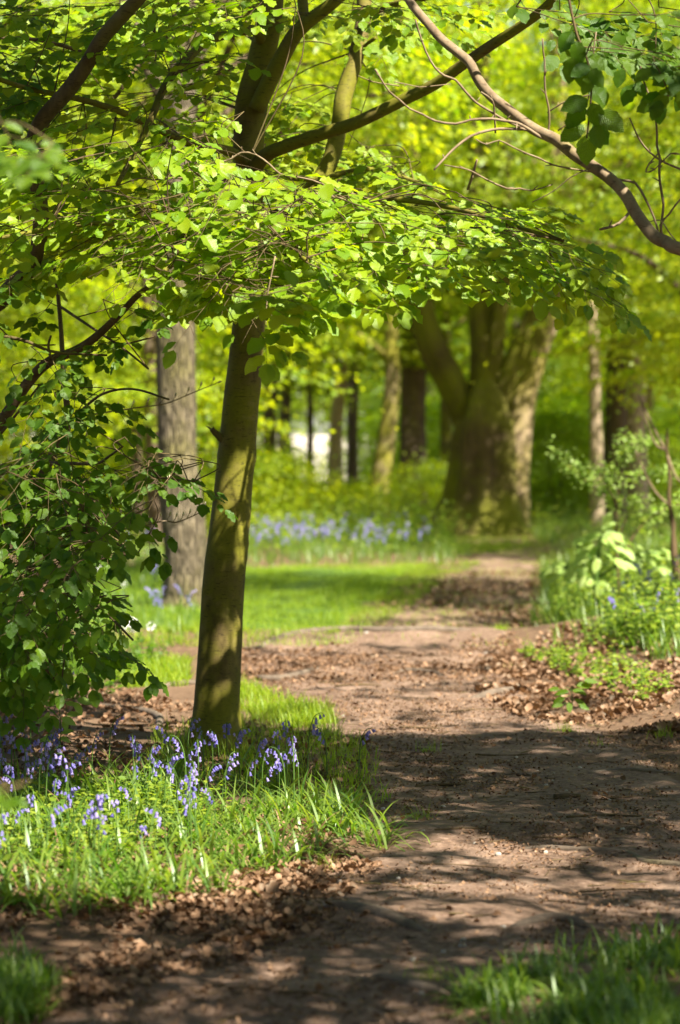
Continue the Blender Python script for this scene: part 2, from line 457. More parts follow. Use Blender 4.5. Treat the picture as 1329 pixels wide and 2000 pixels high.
def limb(parent, pix, W, D, m, name='limb', sides=12, nodes=None, amp=.10, world=None):
    if name == 'twig' and pix:
        q = []
        for a, b in zip(pix[:-1], pix[1:]):
            n_ = max(1, int(math.hypot(b[0] - a[0], b[1] - a[1]) / 22))
            q += [(a[0] + (b[0] - a[0]) * i / n_ + random.gauss(0, 1.6) * (i > 0), a[1] + (b[1] - a[1]) * i / n_ + random.gauss(0, 1.6) * (i > 0)) for i in range(n_)]
        pix = q + [pix[-1]]; W = [w_ * .68 for w_ in W]
    pts, rad = (limb_pts(pix, W, D) if world is None else world)
    mb = MB(); mb.tube(pts, rad, sides, lumpy(amp, 3.0, random.random() * 9), sub=2 if name == 'twig' else 6)
    if name == 'twig':
        for i in range(1, len(pts) - 1):
            if random.random() < .55:
                dv = unit([random.gauss(0, 1), random.gauss(0, .4), random.gauss(.5, .7)]); L_ = random.uniform(.012, .03)
                mb.tube([pts[i], pts[i] + dv * (rad[i] + L_ * .6), pts[i] + dv * (rad[i] + L_)], [rad[i] * .6, .0024, .0006], 5, sub=1)
    loc = np.array(parent.location)
    o = mb.build(name, m, parent, loc=loc)
    if nodes is not None:
        pp, _ = spline(pts, rad, 8); nodes.append(pp)
    return o

# ================================================================== GROUND
def sheet(name, xs_of, ys, zoff, m):
    rows = []; nx = None
    for y in ys:
        xs = xs_of(y); nx = len(xs)
        rows.append([(x, y, hgt(x, y) + zoff(i / (nx - 1), y, x)) for i, x in enumerate(xs)])
    V = np.array(rows).reshape(-1, 3); F = []
    ny = len(ys)
    a = (np.arange(ny - 1)[:, None] * nx + np.arange(nx - 1)[None]).ravel()
    L = np.stack([a, a + 1, a + nx + 1, a + nx], 1).ravel()
    o = mesh_obj(name, V, L, np.arange(len(a)) * 4, np.full(len(a), 4), m)
    o['kind'] = 'structure'
    return o

ys = np.concatenate([[-60, -20, -8, 0, 2.5], np.geomspace(4.5, 26, 230), np.geomspace(26.5, 60, 70), [66, 75, 90, 110, 150, 220, 400, 800]])
xb = np.sinh(np.linspace(-6.2, 6.2, 240)) * 1.6
xb = np.concatenate([[-800, ], xb[(np.abs(xb) < 320)], [800]])
sheet('ground', lambda y: xb, ys, lambda u, y, x: 0.0, M['ground'])

pys = np.concatenate([np.geomspace(4.8, 26, 260), np.geomspace(26.3, 80, 80)])
def path_x(y):
    a = float(np.interp(y, PY, PL)) + .10 * noise.noise((y * 1.3, 0, 0)) + .05 * noise.noise((y * 4, 1, 0))
    b = float(np.interp(y, PY, PR)) + .10 * noise.noise((y * 1.3, 5, 0)) + .05 * noise.noise((y * 4, 7, 0))
    return np.linspace(a - .06, b + .06, 64)
def path_off(u, y, x):
    e = min(u, 1 - u)
    return .008 - .022 * (1 - sstep(0, .10, e)) + (.012 * noise.noise((x * 3, y * 2, 8)) + .006 * noise.noise((x * 9, y * 6, 3)) + .005 * noise.noise((x * 22, y * 14, 5))) * sstep(.02, .08, e)
sheet('path', path_x, pys, path_off, M['path'])

# lawn turf patches, conforming to the ground
def turf(yl, xl, xr):
    yy = np.linspace(yl[0], yl[-1], 50)
    sheet('lawn', lambda y: np.linspace(float(np.interp(y, yl, xl)) + .2 * noise.noise((y * .9, 2, 2)), float(np.interp(y, yl, xr)) + .3 * noise.noise((y * .9, 8, 2)), 40), yy,
          lambda u, y, x: .010 - .03 * (1 - sstep(0, .12, min(u, 1 - u, (y - yl[0]) / (yl[-1] - yl[0]), (yl[-1] - y) / (yl[-1] - yl[0])))), M['turf'])
turf([19.3, 22, 26, 30, 34], [-3.2, -3.4, -3.6, -3.8, -4.0], [-.3, .35, .55, 1.0, 1.5])

# ================================================================== SHADE CANOPY (unseen leaf clusters placed along the sun rays)
shade_pts = []          # (q, size)
def in_frame(q, mar=90):
    x, y, z = proj(q)
    rad = mar
    return z > .3 and -rad < x < 1329 + rad and y > -rad and y < 2100
LIT = []
def lit(px, py, d=None, tol=.24):
    LIT.append((G(px, py) if d is None else P(px, py, d), tol))
def blocks_lit(q, rad):
    for p, tol in LIT:
        v = q - p; t = v @ SUN
        if t > 0 and np.linalg.norm(v - t * SUN) < tol + (rad * .7 if rad > .12 else .02): return True
    return False
def shade(p, cover, rad=.22, hmin=5.2, hmax=8.0, n=13):
    if random.random() > cover: return
    h = random.uniform(hmin, hmax)
    while h < 26:
        q = p + SUN * (h - p[2]) / SUN[2]
        if not in_frame(q): break
        h += .6
    else: return
    if blocks_lit(q, rad): return
    shade_pts.append((q, rad, n))

def shade_ground(poly, cover, gap=.26, rad=.2, n=13, hmin=5.2, hmax=8.0):
    c = np.array([G(*v) for v in poly])
    x0, y0 = c[:, 0].min(), c[:, 1].min(); x1, y1 = c[:, 0].max(), c[:, 1].max()
    x = x0
    while x < x1:
        y = y0
        while y < y1:
            p = np.array([x + random.uniform(-.5, .5) * gap, y + random.uniform(-.5, .5) * gap, 0])
            a, b, _ = proj(p)
            if in_poly(float(a), float(b), poly): shade(p, cover, rad, hmin, hmax, n)
            y += gap
        x += gap
for x, y, d in [(300, 500, 10), (350, 540, 9.8), (400, 480, 10), (450, 540, 9.4), (500, 520, 9.4), (540, 560, 9.3), (560, 480, 9.8), (620, 440, 10.2), (640, 500, 9.8), (700, 420, 10.4), (720, 480, 10), (780, 460, 10.2), (800, 540, 9.8), (850, 430, 10.4), (860, 560, 9.8), (940, 470, 10), (1000, 520, 9.8),
                (390, 420, 10.4), (300, 430, 10.6), (200, 470, 10.2), (100, 430, 10.2), (60, 500, 10), (330, 890, 10), (380, 930, 10), (250, 760, 10.4), (700, 400, 10.8), (440, 400, 10.8), (550, 420, 10.4), (480, 600, 9.2)]: lit(x, y, d, .22)
FLIT = [(p, .05) for p, _ in LIT]
for _ in range(45):
    x, y = sample_poly([(230, 500), (330, 410), (480, 360), (760, 370), (940, 410), (1080, 470), (1040, 540), (800, 570), (560, 590), (420, 560), (300, 560)])
    FLIT.append((P(x, y, random.uniform(9.2, 10.2)), .045)); LIT.append((FLIT[-1][0], .10))
HLIT = []
for _ in range(26):
    x, y = sample_poly([(-20, 560), (200, 600), (300, 880), (380, 930), (240, 1040), (220, 1200), (60, 1330), (-20, 1340)])
    HLIT.append((P(x, y, random.uniform(9.2, 10.0)), .07)); LIT.append((HLIT[-1][0], .10))
TLIT = []
for x0, y0, x1, y1, tol in [(484, 225, 494, 270, .035), (505, 180, 500, 240, .02), (512, 262, 514, 290, .015), (528, 60, 530, 80, .02), (474, 860, 440, 985, .045), (492, 880, 488, 930, .025), (486, 1010, 484, 1040, .02),
                            (452, 1150, 405, 1235, .035), (464, 1175, 456, 1230, .03), (446, 1325, 444, 1360, .03), (452, 1385, 448, 1430, .03), (400, 1340, 384, 1420, .03), (412, 1260, 404, 1290, .022), (478, 640, 470, 690, .02), (460, 1090, 470, 1060, .02)]:
    for t in np.linspace(0, 1, max(2, int(abs(y1 - y0) / 12))):
        lit(x0 + (x1 - x0) * t, y0 + (y1 - y0) * t, 11.75, tol * .95); TLIT.append(LIT[-1])
for x, y, d in [(372, 1010, 23.5), (380, 1060, 23.5), (350, 1070, 23.5), (385, 960, 23.5), (1030, 700, 44.5), (1025, 800, 44.5), (1018, 930, 44.5), (862, 1005, 44.2), (950, 1005, 44.2), (905, 870, 44.2), (830, 620, 44.2), (1040, 620, 44.5)]: lit(x, y, d if d < 40 else G(935, 1046)[1] - .75, .08)
for x in range(20, 540, 60): lit(x, 1700, None, .16)
for x in range(60, 480, 60): lit(x, 1745, None, .14)
for x in range(500, 760, 60): lit(x, 1630, None, .12)
for x in (120, 300, 340, 500, 560): lit(x, 1590, None, .10)
for x in range(500, 900, 60):
    for y in (1125, 1175, 1225): lit(x, y, None, .1)
for x in range(500, 1000, 70):
    for y in (1268, 1290, 1330, 1375):
        for k in range(4): lit(x + k * 17 + random.uniform(-8, 8), y + random.uniform(-5, 5), None, .06)
for x in range(1000, 1330, 50):
    for y in (1180, 1250, 1300, 1345, 1395): lit(x, y, None, .13)
for x in range(600, 1300, 90):
    for y in (1690, 1730, 1780):
        for k in range(5): lit(x + (y - 1690) * .7 + k * 16 + random.uniform(-6, 6), y + k * 3 + random.uniform(-3, 3), None, .035)
for _ in range(26):
    x, y = random.uniform(100, 1250), random.uniform(1840, 1990)
    for k in range(4): lit(x + k * 18, y + k, None, .02)
for _ in range(16):
    x, y = random.uniform(520, 1300), random.uniform(1450, 1640)
    for k in range(2): lit(x + k * 14, y, None, .015)
for x, y, d in [(1100, 1080, 17.8), (1140, 1060, 17.8), (1180, 1050, 17.8), (1220, 1070, 17.8), (1260, 1090, 17.8), (1180, 1110, 17.8), (1100, 1130, 17.8), (1240, 950, 18), (1120, 910, 18), (1220, 880, 18)]: lit(x, y, d, .2)
# dark band across the path, dappled foreground, dark verge, mid path band
shade_ground([(470, 1425), (700, 1440), (1340, 1430), (1500, 1430), (1500, 1665), (1240, 1672), (1000, 1648), (760, 1652), (600, 1560), (480, 1500)], 1.0, .125, .12, 13)
shade_ground([(560, 1668), (1400, 1672), (1400, 1850), (560, 1850)], .9, .12, .10, 10, 4.6, 6.8)
shade_ground([(-60, 1790), (500, 1800), (560, 1760), (900, 1840), (1400, 1850), (1400, 2060), (-60, 2060)], .95, .12, .11, 11, 4.6, 6.8)
shade_ground([(-60, 1560), (300, 1540), (560, 1530), (780, 1640), (500, 1640), (200, 1625), (-60, 1640)], .62, .24, .17, 12)
shade_ground([(480, 1262), (1000, 1262), (1130, 1300), (1180, 1430), (480, 1430)], .15, .17, .12, 10)
shade_ground([(560, 1205), (1060, 1180), (1060, 1250), (560, 1250)], .95, .3, .26, 14)
shade_ground([(800, 1105), (1060, 1100), (1060, 1180), (760, 1180)], .5, .4, .24, 12)
shade_ground([(470, 1130), (900, 1130), (700, 1250), (470, 1250)], .5, .42, .22, 12)
shade_ground([(830, 1060), (1200, 1060), (1150, 1100), (900, 1100)], .8, .8, .55, 14)
shade_ground([(470, 950), (860, 950), (900, 1088), (470, 1092)], .5, .9, .5, 14, 7, 12)
# the leaning trunk, the oak and the old tree stand in broken shade
for py in np.linspace(-40, 1480, 100):
    cx = np.interp(py, [0, 300, 860, 1480], [530, 490, 462, 420])
    for o_ in (-34, -4, 26): shade(P(cx + o_ + random.uniform(-12, 12), py, 11.75), 1.0, .075, 3.6, 5.6, 12)
for py in np.linspace(560, 1180, 22):
    for o_ in (-22, 22): shade(P(355 + o_, py, 23.8), .62 if py < 950 else .4, .16, 6, 9, 10)
for py in np.linspace(450, 1040, 26):
    for o_ in (-100, -65, -30, 5, 40, 75): shade(P(945 + o_, py, G(935, 1046)[1] - .75), (1.0 if py > 560 else .6) if o_ < 60 else .45, .36, 8, 10, 42)

# ================================================================== THE LEANING BEECH
DT = 11.9
base = G(421, 1478)
beech = empty('beech_tree', base, 'slim leaning young beech with mossy brown trunk beside the path, dappled with sun', 'tree')
nodesT = []
tp = [(424, 1500), (422, 1460), (424, 1400), (428, 1300), (434, 1190), (441, 1100), (449, 1020), (457, 940), (464, 870), (472, 780), (482, 680), (489, 600), (491, 480), (487, 380), (486, 290), (492, 205), (510, 120), (526, 40), (534, -60), (540, -220), (560, -420), (600, -700)]
tw_ = [116, 104, 96, 91, 88, 85, 80, 78, 77, 74, 69, 65, 62, 62, 64, 68, 56, 53, 51, 47, 40, 26]
pts = np.array([P(x, y, DT) for x, y in tp]); rad = np.array([w / 2 * .95 * DT / FPX for w in tw_])
pts[0] = pts[1] + np.array([.005, 0, -.12])
def trunk_r(t, u, p):
    r = 1 + .035 * noise.noise((math.cos(t) * 1.2, math.sin(t) * 1.2, p[2] * 2.5)) + .02 * noise.noise((math.cos(t) * 3, math.sin(t) * 3, p[2] * 8))
    h = p[2] - base[2]
    if h < .28: r += .20 * (1 - max(0, h) / .28) ** 2 * (1 + .7 * math.sin(4 * t + 1))
    for zc, tc in ((1.49, 4.45), (1.02, 4.55), (.62, 4.0), (1.18, 4.9), (1.83, 4.6)):    # old branch scars
        dd = ((p[2] - zc) / .035) ** 2 + ((t - tc) / .28) ** 2
        r += .10 * math.exp(-dd * .5) - .14 * math.exp(-dd * 3)
    r += .035 * math.exp(-((p[2] - 1.47) / .02) ** 2)
    return r
mb = MB(); mb.tube(pts, rad, 48, trunk_r, sub=14); mb.build('trunk', M['beech_bark'], beech, loc=base)
pp, _ = spline(pts, rad, 6); nodesT.append(pp[pp[:, 2] > 2.2])
LB = [  # limbs of the beech
    ([(500, 215), (530, 150), (552, 110), (575, 70), (600, 44), (640, 14), (690, -26), (780, -90)], [34, 30, 20], [11.8, 11.6]),
    ([(594, 48), (592, 10), (588, -50), (590, -140)], [22, 18], [11.7, 11.8]),
    ([(492, 335), (520, 304), (560, 285), (640, 258), (700, 238), (790, 194), (850, 164), (905, 126), (960, 88), (1010, 56), (1060, 20), (1110, -30), (1180, -90)], [30, 26, 23, 20, 19], [11.85, 10.6]),
    ([(500, 505), (545, 440), (600, 380), (640, 325), (662, 250), (672, 190), (690, 130), (702, 80), (712, 20), (706, -60), (700, -160)], [30, 33, 34, 30, 26], [11.95, 12.5]),
    ([(708, 44), (730, 24), (770, 8), (830, -4), (900, -30)], [18, 14, 10], [12.3, 11.8]),
    ([(694, 100), (710, 92), (722, 82), (734, 74)], [10, 8, 7], [12.35, 12.2]),
    ([(500, 520), (560, 522), (640, 534), (690, 542), (740, 538), (795, 520), (850, 505)], [14, 10, 8, 6], [11.9, 10.6]),
    ([(492, 330), (450, 296), (375, 281), (300, 248), (255, 226), (200, 206), (150, 192), (90, 180), (25, 164), (-60, 130)], [22, 16, 12, 9], [11.9, 10.4]),
    ([(512, 90), (500, 60), (450, 65), (400, 84), (370, 112), (346, 134), (318, 178), (296, 232), (262, 300), (230, 360)], [22, 18, 16, 9], [11.9, 10.5]),
    ([(488, 420), (470, 400), (420, 410), (350, 430), (270, 440), (180, 436), (80, 450), (-30, 470)], [14, 10, 7], [11.8, 9.8]),
    ([(492, 430), (520, 420), (600, 400), (700, 388), (800, 392), (900, 410), (1000, 440), (1100, 470)], [15, 11, 7], [11.8, 10.0]),
    ([(492, 440), (505, 442), (520, 455), (540, 470), (570, 490), (600, 510)], [15, 12, 8], [11.7, 9.4]),
    ([(488, 400), (470, 420), (440, 440), (400, 470), (360, 500), (320, 530)], [14, 11, 8], [11.7, 9.5]),
    ([(520, 340), (600, 350), (660, 340), (720, 330), (800, 350), (870, 380)], [12, 9, 6], [11.9, 12.4]),
]
for pix, W, D in LB: limb(beech, pix, W, D, M['beech_bark'], nodes=nodesT)
# thin grey bare twig that crosses the trunk
for pix, W, D in [([(180, 372), (260, 352), (370, 346), (430, 318), (472, 298), (500, 302), (528, 322), (548, 340), (610, 352), (660, 374), (740, 392)], [4, 6, 6, 5], [10.6, 10.4]),
                  ([(520, 440), (545, 415), (580, 392), (610, 378), (650, 384), (700, 400)], [4, 7, 6], [10.2, 10.0]),
                  ([(470, 560), (452, 548), (462, 530), (470, 512)], [3, 5], [9.3, 9.3]), ([(520, 640), (522, 590), (530, 540), (538, 500)], [3, 5], [9.3, 9.3])]:
    limb(beech, pix, W, D, M['pale_twig'], name='twig', sides=6, nodes=nodesT)
# broken stub on the left of the trunk
mb = MB(); a = P(462, 872, DT - .02)
mb.tube([a, P(440, 862, DT - .03), P(422, 846, DT - .04), P(414, 838, DT - .05)], [.026, .021, .017, .012], 10, lumpy(.3, 30), sub=5)
mb.tube([P(424, 850, DT - .04), P(412, 838, DT - .03), P(402, 832, DT)], [.008, .005, .001], 6, sub=4)
mb.tube([P(420, 842, DT - .04), P(417, 832, DT - .06)], [.006, .001], 6, sub=4)
mb.build('broken_stub', M['twig_bark'], beech, loc=base)
nodesT = np.concatenate(nodesT)

lvB = Leaves(); twB = MB()
def region(poly, n, d0, d1, lv, tw, nodes, size, L=(.32, .6), toward=(-.9, -.3), droop=.3, side=0, slope=None, tilt=.30):
    for _ in range(n):
        x, y = sample_poly(poly)
        dep = random.uniform(d0, d1) if slope is None else slope(x, y) + random.uniform(d0, d1)
        c = P(x, y, dep)
        ll = random.uniform(*L)
        ax = (x - 500) / 500 * .9 + side + random.gauss(0, .5)
        d = unit([ax, random.uniform(*toward), random.uniform(-.34, .02)])
        # blade planes lie nearly level, tipped towards the open side so their faces show
        n_ = unit(np.array([random.gauss(0, .16), -tilt + random.gauss(0, .16), 1]))
        s = c - d * ll * .5
        spray(lv, tw, s, d, n_, ll, size, droop)
        connect(tw, nodes, s, d)
PA1 = [(225, 520), (330, 400), (480, 330), (760, 345), (950, 395), (1090, 440), (1080, 490), (900, 515), (800, 525), (640, 490), (540, 570), (430, 560), (330, 560)]
region(PA1, 74, 9.3, 11.2, lvB, twB, nodesT, .09)
region([(410, 360), (560, 360), (590, 520), (400, 520)], 12, 9.4, 10.6, lvB, twB, nodesT, .088)
region([(380, 480), (640, 470), (560, 590), (480, 600), (400, 570)], 13, 9.0, 9.6, lvB, twB, nodesT, .094)
region([(930, 430), (1100, 450), (1120, 500), (1040, 530), (930, 510)], 8, 9.4, 10.2, lvB, twB, nodesT, .084, side=.3, droop=.5)
region([(0, 260), (470, 260), (470, 470), (230, 500), (0, 500)], 52, 9.4, 11.8, lvB, twB, nodesT, .086)
region([(0, -20), (490, -20), (450, 250), (0, 260)], 52, 10.2, 13.0, lvB, twB, nodesT, .08, tilt=.42)
region([(530, 180), (640, 180), (790, 330), (560, 350)], 16, 11.9, 12.9, lvB, twB, nodesT, .076)
region([(560, -20), (900, -20), (880, 30), (560, 50)], 10, 11.2, 12.4, lvB, twB, nodesT, .076, tilt=.7)
def clear_rays(lv, targets, extra):
    p = np.array(lv.p) + .5 * np.array(lv.s)[:, None] * np.array(lv.d); keep = np.ones(len(p), bool)
    for q, tol in targets:
        v = p - q; t = v @ SUN
        keep &= ~((t > 0) & (np.linalg.norm(v - t[:, None] * SUN, axis=1) < tol + extra))
    for nm in 'pdnsr': setattr(lv, nm, [a for a, k in zip(getattr(lv, nm), keep) if k])
clear_rays(lvB, TLIT, .03)
clear_rays(lvB, FLIT, .02)
clear_rays(lvB, HLIT, .02)
lvB.build('crown', M['beech_leaf'], beech, loc=base)
twB.build('twigs', M['twig_bark'], beech, loc=base)

# ================================================================== LEFT HORNBEAM THICKET
hb = np.array([-2.15, 12.6, 0]); hb[2] = hgt(hb[0], hb[1])
horn = empty('hornbeam_tree', hb, 'dark many-stemmed young hornbeam filling the left edge with drooping green sprays', 'tree')
nodesH = []
def from_base(pix, W, D, w0):
    p, r = limb_pts(pix, W, D)
    b = hb + np.array([random.uniform(-.12, .12), random.uniform(-.12, .12), -.05])
    m_ = (b * .5 + p[0] * .5) + np.array([-.1, .1, .1])
    return np.vstack([[b], [m_], p]), np.concatenate([[w0, w0 * .85], r])
LH = [
    ([(-40, 640), (0, 588), (36, 546), (66, 515), (80, 420), (66, 300), (80, 240), (135, 175), (172, 122), (200, 75), (240, 30), (285, -20), (380, -150)], [40, 28, 31, 30, 29, 28], [11.0, 10.3], .05),
    ([(-90, 920), (-40, 868), (0, 828), (58, 744), (98, 706), (150, 684), (190, 656), (236, 612), (268, 578), (300, 556), (340, 536)], [26, 22, 18, 13, 9], [11.2, 10.6], .045),
    ([(-60, 1090), (-20, 1040), (25, 1005), (60, 966), (95, 905), (118, 856), (134, 828), (130, 780), (124, 720), (120, 650), (112, 560), (100, 480)], [26, 18, 16, 10, 7], [11.2, 11.6], .04),
]
for pix, W, D, w0 in LH: limb(horn, None, None, None, M['twig_bark'], nodes=nodesH, world=from_base(pix, W, D, w0))
for pix, W, D in [
    ([(-40, 646), (0, 655), (50, 666), (100, 686), (160, 692), (210, 694)], [8, 6, 4], [10.6, 10.6]),
    ([(100, 702), (95, 676), (100, 655)], [6, 4], [10.9, 10.9]),
    ([(-10, 862), (40, 800), (78, 752)], [6, 4], [11.0, 11.0]),
    ([(60, 966), (130, 950), (210, 945), (280, 930), (330, 935), (380, 940)], [10, 8, 5, 4], [11.2, 9.8]),
    ([(95, 905), (140, 905), (190, 905), (215, 890), (240, 872)], [8, 6, 4], [11.3, 10.5]),
    ([(-60, 1000), (0, 1090), (60, 1110), (130, 1130), (200, 1190), (260, 1250)], [16, 11, 7, 4], [11.2, 9.8]),
    ([(-60, 1060), (30, 1030), (120, 1030), (200, 1050), (270, 1080)], [12, 8, 5], [11.2, 9.6]),
    ([(-80, 1100), (-20, 1150), (40, 1220), (90, 1280), (120, 1340)], [14, 9, 5], [11.2, 9.8]),
    ([(120, 600), (180, 640), (240, 680), (290, 720)], [6, 4], [11.3, 10.4]),
    ([(150, 810), (200, 770), (260, 760), (330, 780)], [6, 4], [11.3, 10.4]),
    ([(180, 110), (120, 88), (60, 76), (0, 74)], [10, 8, 6], [12.1, 11.6]),
    ([(176, 250), (225, 190), (280, 118), (330, 70), (400, 20), (450, -30)], [9, 8, 6], [12.4, 12.8]),
    ([(300, 20), (302, 60), (306, 100), (300, 130)], [6, 4], [12, 12]),
]: limb(horn, pix, W, D, M['twig_bark'], name='branch', sides=8, nodes=nodesH)
limb(horn, None, None, None, M['twig_bark'], name='branch', sides=8, nodes=nodesH, world=([hb + np.array([0, 0, .9]), P(-900, 500, 9), P(-320, 260, 6.2), P(-120, 240, 5.9), P(-30, 246, 5.9)], [.04, .03, .015, .007, .004]))
limb(horn, None, None, None, M['twig_bark'], name='branch', sides=8, nodes=nodesH, world=([hb + np.array([0, 0, .5]), P(-800, 1200, 8), P(-300, 1500, 6.2), P(-90, 1540, 5.8), P(-30, 1560, 5.8)], [.04, .03, .015, .007, .004]))
nodesHa = np.concatenate(nodesH)
lvH = Leaves(); twH = MB()
def regH(poly, n, d0, d1, **k):
    region(poly, n, d0, d1, lvH, twH, nodesHa, k.pop('size', .072), side=k.pop('side', .75), **k)
regH([(-40, 900), (150, 890), (180, 920), (230, 960), (240, 1010), (205, 1040), (150, 1060), (-40, 1080)], 32, 9.2, 11.2, droop=.6, tilt=.42)
regH([(-40, 1060), (150, 1060), (185, 1130), (195, 1190), (130, 1240), (-40, 1290)], 38, 8.9, 11, droop=.9, tilt=.55)
regH([(220, 870), (300, 885), (370, 930), (290, 930)], 9, 9.6, 10.4, droop=.5, tilt=.5, L=(.2, .36))
regH([(-40, 760), (140, 740), (190, 780), (220, 860), (160, 890), (-40, 890)], 7, 9.6, 11.2, droop=.6, tilt=.6)
regH([(-40, 520), (190, 540), (260, 600), (260, 700), (150, 720), (-40, 700)], 7, 9.8, 11.4, droop=.6, tilt=.6, L=(.2, .45))
regH([(200, 620), (290, 680), (280, 770), (210, 760)], 2, 10, 11, droop=.6, tilt=.6, L=(.2, .36))
regH([(-40, 1280), (90, 1260), (50, 1320), (-40, 1330)], 5, 9.6, 11, droop=1.0, tilt=.8, L=(.2, .4))
regH([(-40, 180), (90, 200), (90, 300), (-40, 320)], 3, 5.6, 6.2, droop=.3, L=(.12, .2), size=.07)
regH([(-60, 1500), (20, 1500), (10, 1600), (-60, 1620)], 2, 5.6, 6.0, droop=.5, L=(.1, .18), size=.07)
regH([(-40, 0), (140, 0), (140, 200), (-40, 260)], 12, 10.5, 12.5, droop=.4, tilt=.6)
# unseen leaf clusters added overhead to put the thicket in shade
for _ in range(650):
    x, y = sample_poly([(-80, 540), (200, 560), (330, 880), (390, 950), (300, 1260), (60, 1360), (-80, 1400)])
    shade(P(x, y, random.uniform(9.0, 11)), .92, .12, 4.6, 7.0, 12)
for _ in range(340):
    x, y = sample_poly([(-60, -20), (700, -20), (560, 250), (470, 330), (200, 400), (-60, 450)])
    shade(P(x, y, random.uniform(10, 12)), .92, .2, 5.0, 7.5, 14)
clear_rays(lvH, HLIT, .02)
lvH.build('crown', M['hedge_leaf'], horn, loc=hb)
twH.build('twigs', M['twig_bark'], horn, loc=hb)
# bare budding twigs in the thicket
def bud_twig(pix, d, label):
    p = np.array([P(x, y, d) for x, y in pix]); o = empty('budding_twig', p[0], label, 'twig', 'bare budding twigs beside the thicket')
    mb = MB(); mb.tube(p, np.linspace(.005, .0022, len(p)), 6, sub=5)
    bds = []; q, _ = spline(p, np.ones(len(p)), 4)
    for i in range(3, len(q), 2):
        s = 1 if i % 4 else -1
        e = q[i] + np.array([s * .012, 0, .022]); mb.tube([q[i], e], [.0018, .0015], 5, sub=1)
        bd = MB(); bds.append(bd); bd.tube([e, e + np.array([s * .004, 0, .012]), e + np.array([s * .006, 0, .026])], [.002, .0058, .0006], 6, sub=3)
    t = q[-1]; dr = unit(q[-1] - q[-3]); bd = MB(); bds.append(bd); bd.tube([t, t + dr * .014, t + dr * .03], [.002, .006, .0006], 6, sub=3)
    mb.build('stem', M['pale_twig'], o, loc=p[0])
    for bd in bds: bd.build('bud', M['bud'], o, loc=p[0])
bud_twig([(200, 1030), (240, 1010), (285, 995), (300, 975), (318, 952), (326, 946)], 11, 'pale twig with fat buds pointing up in front of the grey trunk')
bud_twig([(220, 1035), (270, 1030), (318, 1018), (345, 1020), (372, 1010), (402, 996)], 11.1, 'pale twig with buds reaching right across the grey trunk')
bud_twig([(150, 815), (210, 805), (270, 796), (325, 788), (375, 768), (424, 748)], 12, 'thin reddish twig with buds rising right towards the leaning trunk')
bud_twig([(40, 912), (90, 900), (135, 884), (160, 860), (170, 850)], 12, 'short pale twig with buds behind the thicket stems')

# ================================================================== RIGHT TREE WITH BARE LIMB
rb = np.array([3.3, 9.2, 0]); rb[2] = hgt(rb[0], rb[1])
rtree = empty('path_side_tree', rb, 'tree right of the path whose long bare limb slants down across the upper right', 'tree')
mb = MB()
rt = [rb + np.array(v) for v in [(0, 0, -.1), (.02, 0, .5), (.05, .05, 1.8), (0, 0, 3.6), (-.1, 0, 5.4), (-.2, -.2, 7.0), (-.3, -.3, 8.6)]]
mb.tube(rt, [.24, .18, .16, .14, .12, .09, .05], 24, lumpy(.1, 1.5), sub=6); mb.build('trunk', M['beech_bark'], rtree, loc=rb)
nodesR = []
bl = [(1329, 486), (1300, 472), (1278, 462), (1258, 438), (1240, 412), (1222, 380), (1196, 352), (1160, 326), (1120, 300), (1086, 272), (1050, 256), (1020, 236), (990, 212), (958, 186), (936, 158), (918, 124), (896, 104), (862, 76), (836, 46), (806, 10), (786, -24)]
p1, r1 = limb_pts(bl, [26, 24, 23, 22, 20, 18, 15], [9.0, 9.6])
lead = np.array([rt[3] + np.array([0, 0, -.4]), P(1700, 480, 9.0), P(1480, 520, 9.0)])
limb(rtree, None, None, None, M['pale_twig'], nodes=nodesR, world=(np.vstack([lead, p1]), np.concatenate([[.055, .04, .03], r1])), amp=.16)
